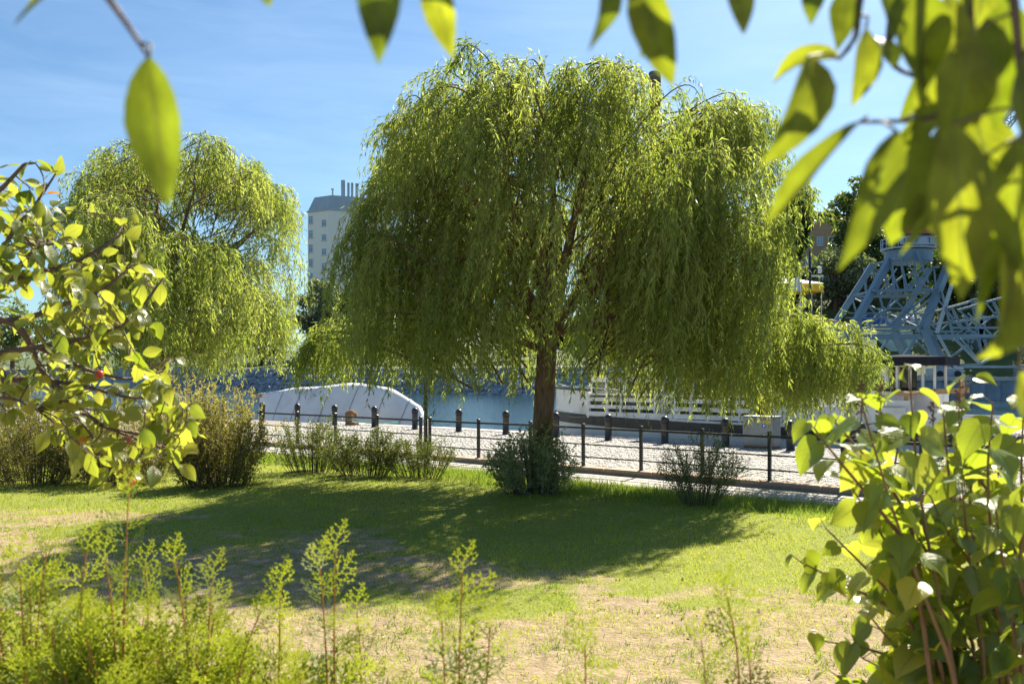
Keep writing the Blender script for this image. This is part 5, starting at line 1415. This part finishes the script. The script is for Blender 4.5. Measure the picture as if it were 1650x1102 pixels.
# leaf litter, bits of bark and clods on the worn turf
nl3 = 420
lx3 = R.uniform(-8, 5, nl3); ly3 = R.uniform(5.2, 14, nl3); lz3 = lawn_z(lx3, ly3) + R.uniform(.004, .02, nl3)
p = np.stack([lx3, ly3, lz3], -1); d = nrm(R.normal(size=(nl3, 3)) * np.array([1, 1, .25])); sd = nrm(np.cross(d, nrm(R.normal(size=(nl3, 3)) * .5 + np.array([0, 0, 1.0]))))
L_ = R.uniform(.02, .06, (nl3, 1)); W_ = L_ * R.uniform(.15, .35, (nl3, 1))
M['litter'] = leaf_mat('leaf_litter', (0.07, 0.045, 0.025), (0.42, 0.33, 0.14), (0.1, 0.06, 0.02), (0.4, 0.3, 0.06), tw=.25)
o = quads_obj('leaf_litter', np.stack([p, p + d * L_ * .45 + sd * W_, p + d * L_, p + d * L_ * .45 - sd * W_], 1), M['litter'], None, (0, 0, 0), R.random(nl3))
tag(o, 'small fallen leaves and bark bits scattered over the worn turf', 'leaf litter', kind='stuff')
# ------------------------------------------------------------------ foreground leaves as single objects
def leaf_shape(name, prof, matl, fold, droop, twist, wave, lobes=0.0, cols=2, thick=None):
    s_, w_ = zip(*prof); K = len(s_)
    y = z = 0.0; cy = [0.0]; cz = [0.0]
    for i in range(1, K):
        ds = s_[i] - s_[i - 1]; th = droop * (s_[i] + s_[i - 1]) / 2
        y += ds * math.cos(th); z -= ds * math.sin(th); cy.append(y); cz.append(z)
    V, AC, AL = [], [], []
    nc = cols * 2 + 1
    for i in range(K):
        th = droop * s_[i]; tw = twist * (s_[i] - .3)
        for j in range(nc):
            a = (j - cols) / cols
            xx = a * w_[i]; up = fold * abs(xx) + wave * math.sin(s_[i] * 9 + a * 2.2) * abs(a) * w_[i] - 0.9 * fold * xx * xx
            xx2 = xx * math.cos(tw) - up * math.sin(tw); up2 = xx * math.sin(tw) + up * math.cos(tw)
            lob = -lobes * abs(a) * max(0, 1 - s_[i] / .18)
            V.append((xx2, cy[i] + up2 * math.sin(th) + lob, cz[i] + up2 * math.cos(th))); AC.append(a); AL.append(s_[i])
    F = [(i * nc + j, i * nc + j + 1, (i + 1) * nc + j + 1, (i + 1) * nc + j) for i in range(K - 1) for j in range(nc - 1)]
    return mesh_np(name, np.array(V), np.array(F), matl, True, attrs={'across': np.array(AC), 'along': np.array(AL)})
HEART = [(0, .13), (.05, .29), (.13, .39), (.25, .43), (.4, .40), (.55, .31), (.7, .20), (.85, .09), (.94, .03), (1, .004)]
OVAL = [(0, .02), (.06, .10), (.16, .20), (.3, .275), (.45, .295), (.6, .255), (.75, .175), (.88, .085), (.95, .035), (1, .003)]
def shapes(name, prof, matl, n, seed, lobes, folds=(.15, .6), droops=(.2, 1.1)):
    rr = random.Random(seed)
    return [leaf_shape(name, prof, matl, rr.uniform(*folds), rr.uniform(*droops), rr.uniform(-.7, .7), rr.uniform(.03, .16), lobes) for _ in range(n)]
LIL = shapes('leaf', HEART, M['lilac_leaf'], 7, 3, .09)
APL = shapes('leaf', OVAL, M['apple_leaf'], 7, 8, 0)
NEAR = shapes('leaf', OVAL, M['near_leaf'], 5, 15, 0, (.1, .4), (.1, .6))
NEARC = shapes('leaf', OVAL, M['near_leaf'], 3, 19, 0, (.6, 1.1), (1.2, 1.9))

def leaf_matrix(p, d, nhint, L_, wf=1.0):
    d = nrm(np.asarray(d, float)); n_ = np.asarray(nhint, float); n_ = n_ - d * (n_ @ d)
    n_ = nrm(n_) if np.linalg.norm(n_) > 1e-4 else nrm(np.cross(d, [1, 0.3, .2]))
    x_ = np.cross(d, n_)
    return Matrix(((x_[0] * L_ * wf, d[0] * L_, n_[0] * L_, p[0]), (x_[1] * L_ * wf, d[1] * L_, n_[1] * L_, p[1]), (x_[2] * L_ * wf, d[2] * L_, n_[2] * L_, p[2]), (0, 0, 0, 1)))

def put_leaf(root, base, me_, p, d, nh, L_, wf=1.0):
    o_ = link(bpy.data.objects.new('leaf', me_), root)
    o_.matrix_local = leaf_matrix(np.asarray(p) - base, d, nh, L_, wf)
    return o_

def merge_leaves(name, items, base, matl, parent):
    """the leaves past the limit, joined"""
    V, F, AC, AL = [], [], [], []; off_ = 0
    for me_, mt in items:
        n = len(me_.vertices); co = np.empty(n * 3, np.float32); me_.vertices.foreach_get('co', co); co = co.reshape(-1, 3)
        m_ = np.array(mt); V.append(co @ m_[:3, :3].T + m_[:3, 3])
        f = np.empty(len(me_.loops), np.int32); me_.loops.foreach_get('vertex_index', f); F.append(f.reshape(-1, 4) + off_); off_ += n
        for nm, arr in (('across', AC), ('along', AL)):
            a = np.empty(n, np.float32); me_.attributes[nm].data.foreach_get('value', a); arr.append(a)
    o_ = link(bpy.data.objects.new(name, mesh_np(name, np.concatenate(V), np.concatenate(F), matl, True, attrs={'across': np.concatenate(AC), 'along': np.concatenate(AL)})), parent)
    o_['kind'] = 'stuff'

# ------------------------------------------------------------------ lilac at the right
YLI = 1.85
lil_base = V3(1.05, 1.95, float(lawn_z(np.array(1.05), np.array(1.95))))
lil = thing('lilac_bush', 'lilac bush with heart-shaped leaves in the right foreground', 'bush', tuple(lil_base))
stems = [  # photo points from below up to the tip, depth
    ([(1540, 1090), (1500, 900), (1478, 770), (1465, 600)], 1.72), ([(1545, 1100), (1490, 960), (1440, 830), (1388, 650)], 1.70), ([(1620, 1080), (1600, 900), (1590, 760), (1600, 650)], 1.80),
    ([(1560, 1080), (1545, 900), (1530, 780), (1520, 665)], 1.85), ([(1500, 1060), (1440, 960), (1380, 900), (1330, 850)], 1.72), ([(1650, 1060), (1650, 880), (1645, 760), (1650, 650)], 1.75),
    ([(1540, 1110), (1450, 1060), (1380, 1040), (1310, 1030)], 1.80), ([(1520, 1060), (1460, 930), (1420, 860), (1375, 790)], 1.78), ([(1540, 1060), (1500, 900), (1470, 850), (1445, 800)], 1.70),
    ([(1590, 1080), (1570, 960), (1560, 880), (1550, 780)], 1.66), ([(1640, 1080), (1630, 980), (1615, 900), (1605, 820)], 1.66), ([(1530, 1080), (1460, 1000), (1410, 970), (1350, 950)], 1.82),
    ([(1600, 1100), (1640, 1010), (1660, 950), (1680, 880)], 1.70), ([(1530, 1120), (1480, 1080), (1440, 1040), (1400, 990)], 1.66), ([(1580, 1120), (1570, 1060), (1560, 1000), (1550, 930)], 1.72),
    ([(1560, 1120), (1520, 1040), (1500, 980), (1480, 900)], 1.90), ([(1620, 1120), (1600, 1050), (1600, 980), (1590, 900)], 1.92), ([(1560, 1150), (1500, 1110), (1450, 1090), (1390, 1060)], 1.90),
    ([(1640, 1150), (1640, 1100), (1650, 1050), (1660, 1000)], 1.85), ([(1560, 1160), (1540, 1120), (1510, 1090), (1490, 1040)], 1.85), ([(1590, 1000), (1560, 820), (1570, 730), (1560, 690)], 1.95),
    ([(1600, 1180), (1610, 1140), (1620, 1100), (1630, 1060)], 1.7), ([(1500, 1180), (1440, 1140), (1400, 1120), (1350, 1090)], 1.75), ([(1540, 1000), (1490, 880), (1420, 800), (1400, 740)], 1.9),
    ([(1610, 900), (1590, 800), (1620, 740), (1640, 700)], 2.0), ([(1500, 950), (1450, 830), (1440, 760), (1450, 700)], 1.95), ([(1650, 900), (1600, 800), (1560, 750), (1540, 720)], 1.7),
    ([(1480, 900), (1400, 800), (1350, 740), (1312, 690)], 1.75), ([(1480, 860), (1420, 760), (1380, 720), (1345, 680)], 1.8), ([(1500, 1010), (1400, 960), (1340, 930), (1290, 905)], 1.78), ([(1600, 820), (1560, 720), (1545, 660), (1560, 620)], 1.8),
    ([(1620, 1000), (1560, 900), (1520, 850), (1500, 800)], 1.62), ([(1560, 1060), (1500, 980), (1450, 930), (1430, 890)], 1.62), ([(1660, 1000), (1640, 920), (1650, 850), (1660, 790)], 1.62)]
b = MB(); bp_ = MB(); lil_items = []
for pts, Yd in stems:
    Yd = Yd * 1.06 + R.uniform(-.12, .16); w0 = [P(px, py, Yd + R.uniform(-.03, .03)) for px, py in pts]
    foot = lil_base + V3(R.uniform(-.16, .16), R.uniform(-.12, .12), 0)
    ctrl = [foot + V3(0, 0, -.03), foot * .6 + w0[0] * .4 + V3(0, 0, .0)] + w0
    ctrl = np.array(ctrl); s = np.linspace(0, len(ctrl) - 1, 30)
    cur = np.stack([np.interp(s, np.arange(len(ctrl)), ctrl[:, k]) for k in range(3)], -1)
    ker = np.array([.25, .5, .25])
    for _ in range(3):
        cur[1:-1] = cur[:-2] * .25 + cur[1:-1] * .5 + cur[2:] * .25
    b.tube(cur - lil_base, np.linspace(.0065, .0018, 30), 7)
    dist = np.concatenate([[0], np.cumsum(np.linalg.norm(np.diff(cur, axis=0), axis=1))]); tot = dist[-1]
    d0 = tot; flip = R.uniform(0, 3.14)
    while d0 > max(tot - .46, .3):
        pp = np.array([np.interp(d0, dist, cur[:, k]) for k in range(3)])
        for sgn in (-1, 1):
            if R.random() < .1: continue
            a = flip + (0 if sgn > 0 else math.pi) + R.normal(0, .25)
            out = V3(math.cos(a), math.sin(a) * .8, 0)
            pet = R.uniform(.014, .026); d1 = nrm(out + V3(0, 0, .25 + (.5 if d0 > tot - .03 else 0)))
            lp_ = pp + d1 * pet
            bp_.tube([pp - lil_base, lp_ - lil_base], [.0014, .001], 4, False)
            dd = nrm(out + V3(0, 0, R.normal(-.55, .4))); nh = nrm(V3(0, 0, 1) + R.normal(size=3) * .45 + out * .25 + V3(0, -.35, 0))
            sz = R.uniform(.042, .094) * (0.72 if d0 > tot - .02 else 1.0)
            lil_items.append((LIL[int(R.integers(0, 7))], lp_, dd, nh, sz))
        flip += 1.57 + R.normal(0, .2); d0 -= R.uniform(.040, .058)
b.build('stem', M['lilac_bark'], lil, True); bp_.build('petioles', M['petiole'], lil, True, kind='stuff')
def vis_score(p): 
    px = CX + p[0] / p[1] * FPX; py = HY - (p[2] - CZ) / p[1] * FPX
    return -(abs(px - 1480) / 200 + abs(py - 850) / 300) if (1200 < px < 1700 and 540 < py < 1150) else -50
lil_items.sort(key=lambda it: -vis_score(it[1]))
for me_, p, d_, nh, sz in lil_items[:298]: put_leaf(lil, lil_base, me_, p, d_, nh, sz)
if len(lil_items) > 298:
    merge_leaves('more_leaves', [(me_, leaf_matrix(np.asarray(p) - lil_base, d_, nh, sz)) for me_, p, d_, nh, sz in lil_items[298:]], lil_base, M['lilac_leaf'], lil)
# dry panicles
for px, py, Yd in ((1387, 640, 1.70), (1503, 660, 1.85), (1545, 640, 1.8), (1418, 645, 1.7)):
    c = P(px, py, Yd); b = MB(); b.tube([c - lil_base + V3(0, 0, -.06), c - lil_base + V3(.003, 0, .035)], [.0014, .0007], 4)
    for k in range(26):
        s = c - lil_base + V3(0, 0, R.uniform(-.035, .035)); e = s + nrm(R.normal(size=3) + V3(0, 0, .6)) * R.uniform(.006, .014)
        b.tube([s, e], [.0006, .0022], 4)
    b.build('seed_head', M['seed'], lil)

# ------------------------------------------------------------------ apple tree at the left
AY = 2.75
ap_base = V3(-2.55, 2.6, float(lawn_z(np.array(-2.55), np.array(2.6))))
apl = thing('crab_apple_tree', 'crab apple tree with red fruits reaching in from the left', 'tree', tuple(ap_base))
b = MB(); tp = np.array([ap_base + V3(0, 0, -.1), ap_base + V3(.02, 0, .6), ap_base + V3(.05, .05, 1.2), ap_base + V3(.0, .05, 1.9), ap_base + V3(-.1, .1, 2.6), ap_base + V3(-.1, 0, 3.4)])
b.tube(tp - ap_base, [.10, .085, .075, .065, .045, .02], 12, rough=.08); b.build('trunk', M['apple_bark'], apl, True)
brs = [  # (photo points, depth from, depth to, start radius)
    ([(-330, 560), (-150, 520), (0, 466), (35, 425), (60, 398), (100, 390)], 2.6, 2.8, .018), ([(-330, 480), (-100, 470), (0, 412), (25, 365), (52, 338), (90, 280)], 2.6, 2.7, .012),
    ([(-330, 420), (-100, 380), (0, 308), (30, 275), (40, 264), (57, 263)], 2.6, 2.6, .01), ([(-330, 560), (-80, 520), (20, 512), (48, 550), (62, 590), (100, 640), (140, 690), (190, 762)], 2.6, 2.85, .016),
    ([(-330, 560), (-60, 520), (40, 515), (110, 488), (165, 470), (215, 425)], 2.6, 2.9, .014), ([(-330, 620), (-50, 575), (60, 560), (140, 545), (210, 520), (262, 450)], 2.6, 2.8, .013),
    ([(-330, 640), (-50, 620), (50, 610), (130, 620), (200, 640), (280, 645)], 2.6, 2.9, .012), ([(60, 590), (120, 650), (170, 690), (230, 700), (290, 700)], 2.72, 2.9, .008),
    ([(100, 640), (150, 680), (200, 700), (260, 720), (285, 745)], 2.75, 2.8, .007), ([(-330, 700), (-80, 660), (0, 640), (30, 645), (60, 660)], 2.6, 2.5, .009),
    ([(-330, 520), (-60, 470), (60, 440), (130, 420), (185, 385), (205, 350)], 2.6, 2.95, .011), ([(60, 560), (150, 600), (205, 612), (260, 600), (275, 580)], 2.7, 3.0, .007)]
curves = []
b = MB()
for pts, Ya, Yb, r0 in brs:
    K = len(pts); ws = np.array([P(px, py, Ya + (Yb - Ya) * i / (K - 1)) for i, (px, py) in enumerate(pts)])
    if pts[0][0] < -200: ws[0] = np.array([ap_base[0] + .04, ap_base[1] + .03, min(max(ws[0][2], .9), 2.6)])
    s = np.linspace(0, K - 1, 26); cur = np.stack([np.interp(s, np.arange(K), ws[:, k]) for k in range(3)], -1)
    for _ in range(2): cur[1:-1] = cur[:-2] * .25 + cur[1:-1] * .5 + cur[2:] * .25
    bb = MB(); bb.tube(cur - ap_base, np.linspace(r0, .003, 26), 7, rough=.08); bb.build('branch', M['apple_bark'], apl, True)
    curves.append(cur)
allp = np.concatenate([c[8:] for c in curves])
bt = MB(); ap_items = []
def in_region(px, py):
    hi = np.interp(px, [-40, 0, 60, 110, 150, 200, 235, 270, 300], [260, 270, 300, 330, 380, 400, 430, 620, 640])
    lo = np.interp(px, [-40, 0, 60, 90, 140, 200, 240, 300], [700, 690, 640, 750, 760, 790, 760, 740])
    return hi + 6 < py < lo - 8 and not (235 < px and 520 < py < 590)
def leafy(p, d, last):
    out = nrm(d * .5 + R.normal(size=3) * .7 + V3(0, 0, .1))
    pet = R.uniform(.012, .025); q = p + out * pet
    bt.tube([p - ap_base, q - ap_base], [.0012, .0009], 3, False)
    dd = nrm(out + V3(0, 0, R.normal(-.45, .5))); nh = nrm(V3(0, -.3, 1) + R.normal(size=3) * .6)
    ap_items.append((APL[int(R.integers(0, 7))], q, dd, nh, R.uniform(.045, .08)))
tries = 0; made = 0
while made < 195 and tries < 4000:
    tries += 1
    px, py = R.uniform(-40, 305), R.uniform(250, 790)
    if not in_region(px, py): continue
    tip = P(px, py, R.uniform(2.45, 3.1))
    dd2 = np.linalg.norm(allp - tip, axis=1); k = int(np.argmin(dd2)); s0 = allp[k]
    if dd2[k] > .5: continue
    made += 1
    m_ = (s0 + tip) / 2 + R.normal(size=3) * .025; cur = curve3(s0, m_, tip, 6)
    bt.tube(cur - ap_base, np.linspace(.003, .0013, 6), 4, False)
    for s in np.linspace(.45, 1.0, int(R.integers(3, 6))):
        kk = min(int(s * 5), 4); p = cur[kk] + (cur[kk + 1] - cur[kk]) * (s * 5 - kk); leafy(p, nrm(tip - s0 + 1e-4), s > .9)
for cur in curves:
    for k in (22, 24, 25): leafy(cur[k], nrm(cur[k] - cur[k - 1]), True)
bt.build('twig', M['apple_bark'], apl, True)
def sc2(p):
    px = CX + p[0] / p[1] * FPX; return p[1] + (10 if px < -20 else 0)
ap_items.sort(key=lambda it: sc2(it[1]))
for me_, p, d_, nh, sz in ap_items[:298]: put_leaf(apl, ap_base, me_, p, d_, nh, sz)
if len(ap_items) > 298:
    merge_leaves('more_leaves', [(me_, leaf_matrix(np.asarray(p) - ap_base, d_, nh, sz)) for me_, p, d_, nh, sz in ap_items[298:]], ap_base, M['apple_leaf'], apl)
for px, py in ((205, 709), (199, 757), (211, 776), (160, 603)):
    c = P(px, py, 2.72) - ap_base; b = MB()
    b.lathe([(0, -.014), (.007, -.0135), (.0125, -.007), (.0145, .001), (.012, .009), (.006, .0125), (.0015, .010)], 12, c); fr = b.build('apple', M['apple_red'], apl, True)
    b = MB(); b.tube([c + V3(0, 0, .009), c + V3(.004, 0, .035), c + V3(.0, .01, .07)], .0009, 4); b.build('stalk', M['apple_bark'], fr)

# ------------------------------------------------------------------ overhanging branch close to the camera
ov_base = V3(1.9, -0.9, 0.0)
ov = thing('overhanging_tree', 'blurred overhanging tree leaves framing the top and upper right, close up', 'tree', tuple(ov_base))
b = MB(); tp = np.array([ov_base + V3(0, 0, -.1), ov_base + V3(0, 0, 1.0), ov_base + V3(-.05, .1, 2.2), ov_base + V3(-.1, .2, 3.4)])
b.tube(tp - ov_base, [.13, .11, .09, .05], 12, rough=.08); b.build('trunk', M['apple_bark'], ov, True)
Y0 = .52
main_br = np.array([ov_base + V3(-.06, .12, 2.3), V3(1.25, -.2, 2.62), V3(.75, .28, 2.56), P(1480, -140, .6), P(1200, -95, .58), P(950, -80, .55), P(600, -75, .52), P(300, -70, .52), P(40, -60, .5)])
s = np.linspace(0, len(main_br) - 1, 40); cur = np.stack([np.interp(s, np.arange(len(main_br)), main_br[:, k]) for k in range(3)], -1)
for _ in range(2): cur[1:-1] = cur[:-2] * .25 + cur[1:-1] * .5 + cur[2:] * .25
b = MB(); b.tube(cur - ov_base, np.linspace(.02, .002, 40), 8, rough=.06); b.build('branch', M['apple_bark'], ov, True)
b = MB()
twg = [([(120, -62), (150, -35), (178, 2), (212, 50), (238, 90)], .5), ([(1420, -130), (1385, 0), (1380, 60), (1352, 96)], .56), ([(1480, -140), (1440, 0), (1430, 70), (1440, 110), (1490, 130)], .6), ([(1560, -140), (1560, 60), (1600, 150), (1540, 180), (1480, 195), (1385, 197)], .55),
       ([(1620, -140), (1640, 60), (1650, 200), (1640, 300)], .5), ([(1500, -140), (1490, 40), (1500, 160), (1530, 220)], .58)]
tw_pts = []
for pts, Yd in twg:
    ws = np.array([P(px, py, Yd) for px, py in pts]); K = len(ws); s = np.linspace(0, K - 1, 16)
    cu = np.stack([np.interp(s, np.arange(K), ws[:, k]) for k in range(3)], -1); cu[1:-1] = cu[:-2] * .25 + cu[1:-1] * .5 + cu[2:] * .25
    b = MB(); b.tube(cu - ov_base, np.linspace(.0032, .0013, 16), 6); tw_pts.append(cu); b.build('twig', M['apple_bark'], ov, True)
nl_ = [  # base px, tip px, width px, depth, face tilt, curled
    ((240, 93), (266, 322), 88, .50, (0, -1, .25), 0), ((110, -30), (16, 28), 40, .5, (.1, -.6, .7), 0), ((425, -45), (432, 6), 36, .5, (0, -1, .2), 0), ((604, -75), (617, 70), 72, .48, (.3, -1, 0), 0),
    ((697, -75), (714, 86), 56, .50, (-.35, -1, .1), 0), ((985, -55), (955, 76), 62, .52, (.9, -.8, 0), 0), ((1030, -20), (1052, 98), 66, .5, (-.3, -1, 0), 1), ((1060, 8), (1040, 95), 46, .51, (.7, -.8, 0), 0),
    ((1182, -40), (1203, 46), 46, .52, (.2, -1, 0), 0), ((1318, -40), (1306, 34), 40, .54, (-.5, -1, 0), 0), ((1300, 92), (1300, 225), 74, .52, (.45, -1, .1), 1), ((1388, 196), (1236, 350), 52, .5, (.1, -.6, .9), 0),
    ((1352, 96), (1262, 104), 46, .56, (0, -.9, .5), 1),
    ((1445, 212), (1362, 425), 84, .50, (.3, -1, .1), 0), ((1475, 190), (1448, 402), 96, .53, (-.2, -1, 0), 0), ((1512, 205), (1500, 398), 80, .56, (.5, -1, 0), 0), ((1535, 200), (1567, 468), 98, .48, (-.3, -1, .1), 0),
    ((1590, 250), (1582, 508), 104, .50, (.2, -1, 0), 0), ((1636, 225), (1640, 432), 84, .47, (-.5, -1, 0), 0), ((1610, 385), (1652, 545), 110, .5, (.2, -1, .2), 1), ((1395, 45), (1402, 158), 56, .55, (.5, -1, 0), 0),
    ((1480, -20), (1492, 140), 88, .52, (-.2, -1, 0), 0), ((1532, -10), (1520, 180), 100, .54, (.3, -1, 0), 0), ((1562, 55), (1543, 245), 100, .5, (0, -1, .2), 0), ((1622, 0), (1606, 200), 104, .5, (-.3, -1, 0), 0),
    ((1650, 90), (1658, 310), 96, .48, (.3, -1, 0), 0), ((1430, -30), (1440, 62), 52, .56, (.3, -1, 0), 0), ((1370, -20), (1350, 74), 48, .57, (-.4, -1, 0), 0), ((1500, 120), (1480, 245), 74, .58, (.6, -1, 0), 0),
    ((1590, -60), (1580, 90), 90, .55, (.1, -1, 0), 0), ((1440, 110), (1420, 40), 40, .58, (.1, -1, .3), 0), ((1650, 540), (1622, 420), 70, .52, (.3, -1, 0), 0), ((1560, 400), (1530, 300), 70, .57, (.3, -1, 0), 0),
    ((1642, 600), (1668, 690), 70, .6, (.3, -1, 0), 0), ((1470, -60), (1455, 40), 70, .6, (.4, -1, 0), 0), ((1660, 320), (1620, 470), 90, .55, (.1, -1, 0), 0), ((1480, 250), (1545, 400), 90, .58, (-.5, -1, 0), 0),
    ((1525, 60), (1480, 200), 80, .6, (.5, -1, .1), 0), ((1570, 180), (1610, 330), 90, .6, (-.3, -1, 0), 0)]
bp2 = MB()
for (a, c, wpx, Yd, nh, curl) in nl_:
    p0 = P(*a, Yd); p1 = P(*c, Yd + R.uniform(-.02, .02)); L_ = np.linalg.norm(p1 - p0) * (1.35 if curl else 1.06)
    me_ = NEARC[int(R.integers(0, 3))] if curl else NEAR[int(R.integers(0, 5))]
    wf = (wpx / FPX * Yd) / (L_ * .59)
    nh = V3(*nh) + V3(0, 0, 0)
    put_leaf(ov, ov_base, me_, p0, nrm(p1 - p0) + (V3(0, -.35, 0.1) if curl else 0), nh, L_, min(wf, 1.5))
    cand = np.concatenate([cur] + tw_pts); k = int(np.argmin(np.linalg.norm(cand - p0 - V3(0, 0, .012), axis=1))); q = cand[k]
    bp2.tube([q - ov_base, (q + p0) / 2 - ov_base + V3(.004, 0, .003), p0 - ov_base], .0011, 5, False)
bp2.build('petioles', M['petiole'], ov, True, kind='stuff')

# ------------------------------------------------------------------ thuja in the foreground
def spray_template(seed, n=9, wk=1.0):
    rr = random.Random(seed); quads = []
    def seg(p, ang, L_, w):
        d = (math.sin(ang), math.cos(ang)); sdx = (d[1], -d[0]); z = rr.uniform(-.05, .05) * L_
        q = [(p[0], p[1], 0), (p[0] + d[0]*L_*.5 + sdx[0]*w, p[1] + d[1]*L_*.5 + sdx[1]*w, z), (p[0] + d[0]*L_, p[1] + d[1]*L_, z * 1.5), (p[0] + d[0]*L_*.5 - sdx[0]*w, p[1] + d[1]*L_*.5 - sdx[1]*w, z)]
        quads.append(q); return (p[0] + d[0]*L_*.88, p[1] + d[1]*L_*.88)
    p = (0.0, 0.0); ang = 0.0; st = 9.0 / n
    for i in range(n):
        sgn = 1 if i % 2 else -1
        q = p; a = sgn * rr.uniform(.7, 1.0); m = max(1, int((n - i) * .55 + 1)); aa = a
        for j in range(m):
            q2 = seg(q, aa, .13 * st ** .6, .022 * wk)
            if j < m - 1 and rr.random() < .9:
                s2 = 1 if (j % 2) else -1
                e = seg(q2, aa + s2 * .75, .12 * st ** .6, .021 * wk)
                if m > 3 and j == 1: seg(e, aa + s2 * .45, .1, .022)
            q = q2; aa -= sgn * .1
        p = seg(p, ang, .12 * st, .024 * wk); ang += rr.uniform(-.12, .12)
    return np.array(quads)
TPL = [spray_template(s) for s in range(6)]
TPC = [spray_template(s + 20, 6, 1.35) for s in range(6)]
def thuja(label, base, shoots, nfill, fill_r, fill_z, vshift=0.0, size=.115):
    """shoots: explicit leader tips (world); filled in with random lower shoots"""
    base = np.asarray(base, float); base[2] = float(lawn_z(np.array(base[0]), np.array(base[1])))
    root = thing('thuja_shrub', label, 'shrub', tuple(base), group='young thuja shrubs in the foreground')
    b_ = MB(); QS, VS = [], []
    b_.tube([(0, 0, -.05), (0, 0, .5), (.01, 0, fill_z[1] * .8)], [.016, .012, .006], 6)
    todo = [(t, .42, 15, 0) for t in shoots]
    for _ in range(nfill):
        a = R.uniform(0, 6.283); q = math.sqrt(R.random()); z = R.uniform(*fill_z) * (1 - .12 * q)
        todo.append((base + V3(fill_r[0] * q * math.cos(a), fill_r[1] * q * math.sin(a), z), .26, 9, 1))
    for tip, ln, ns_, crs in todo:
        rel = tip - base; foot = V3(rel[0] * .55, rel[1] * .55, max(rel[2] - ln * 1.1, .05))
        root_pt = V3(rel[0] * .05, rel[1] * .05, max(foot[2] - .35, .02))
        cu = np.concatenate([curve3(root_pt, (root_pt + foot) / 2 + V3(rel[0] * .12, rel[1] * .12, -.03), foot, 5)[:-1], curve3(foot, (foot + rel) / 2 + V3(rel[0] * .08, rel[1] * .08, 0) + R.normal(size=3) * .028, rel, 10)])
        b_.tube(cu, np.linspace(.0042, .0012, len(cu)), 5, False)
        top = cu[4:]
        for i in range(ns_):
            s = (i + R.random() * .6) / ns_; kk = min(int(s * 9), 8); p = top[kk] + (top[kk + 1] - top[kk]) * (s * 9 - kk); ax = nrm(top[kk + 1] - top[kk])
            a = i * 2.4 + R.normal(0, .3); r = nrm(V3(math.cos(a), math.sin(a), 0)); el = R.uniform(.75, 1.4) - .45 * s
            y_ = nrm(ax * math.cos(el) + r * math.sin(el)); n_ = nrm(np.cross(y_, R.normal(size=3))); x_ = np.cross(y_, n_)
            sc = size * R.uniform(.75, 1.25) * (1.15 - .55 * s)
            Mx = np.stack([x_, y_, n_], 1) * sc
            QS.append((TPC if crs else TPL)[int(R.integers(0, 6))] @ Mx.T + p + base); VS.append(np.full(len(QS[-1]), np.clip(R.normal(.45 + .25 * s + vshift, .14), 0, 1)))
        QS.append(TPL[0] @ (np.stack([V3(1, 0, 0), nrm(top[-1] - top[-2]), V3(0, -1, 0)], 1) * size * .6).T + top[-1] + base); VS.append(np.full(len(QS[-1]), .75))
    b_.build('stem', M['thuja_stem'], root, True)
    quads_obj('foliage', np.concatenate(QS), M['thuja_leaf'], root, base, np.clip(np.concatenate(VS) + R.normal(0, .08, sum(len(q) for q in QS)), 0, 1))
    return sum(len(q) for q in QS)
YT = 1.75
def hz(py, Y=YT): return CZ - (py - HY) / FPX * Y
nt = 0
nt += thuja('thuja shrub at the lower left corner', (P(40, 0, YT)[0], YT, 0), [P(30, 905, 1.7), P(75, 890, 1.75), P(0, 925, 1.7)], 175, (.27, .26), (1.25, 1.70))
nt += thuja('thuja shrub with the tallest leader below the hanging red apples', (P(190, 0, YT)[0], YT, 0), [P(207, 795, 1.72), P(140, 885, 1.75), P(170, 900, 1.7), P(235, 915, 1.8)], 160, (.26, .26), (1.22, 1.67))
nt += thuja('thuja shrub second right of the tallest leader, with two thin leaders', (P(320, 0, YT)[0], YT, 0), [P(282, 905, 1.72), P(342, 930, 1.75)], 115, (.26, .24), (1.18, 1.61))
nt += thuja('thuja shrub between the thin double leaders and the forked leader', (P(440, 0, YT)[0], YT, 0), [P(452, 945, 1.75), P(420, 985, 1.7)], 95, (.24, .22), (1.15, 1.56))
nt += thuja('thuja shrub with a forked leader left of the middle bottom', (P(545, 0, YT)[0], YT, 0), [P(541, 885, 1.7), P(515, 910, 1.72), P(575, 985, 1.75)], 80, (.2, .2), (1.12, 1.54))
nt += thuja('single bright thuja shoot at the bottom centre', (P(740, 0, YT)[0], YT, 0), [P(745, 922, 1.6), P(712, 1000, 1.62), P(790, 1010, 1.65)], 22, (.13, .12), (1.0, 1.42))
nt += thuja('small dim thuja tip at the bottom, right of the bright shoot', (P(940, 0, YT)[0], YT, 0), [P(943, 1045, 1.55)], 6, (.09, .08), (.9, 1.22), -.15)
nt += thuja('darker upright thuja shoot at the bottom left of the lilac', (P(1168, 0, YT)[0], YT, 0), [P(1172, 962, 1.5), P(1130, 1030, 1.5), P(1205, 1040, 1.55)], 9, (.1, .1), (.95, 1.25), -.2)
print('LEAVES', nl, nl2, 'thuja', nt, 'lilac', len(lil_items), 'apple', len(ap_items))
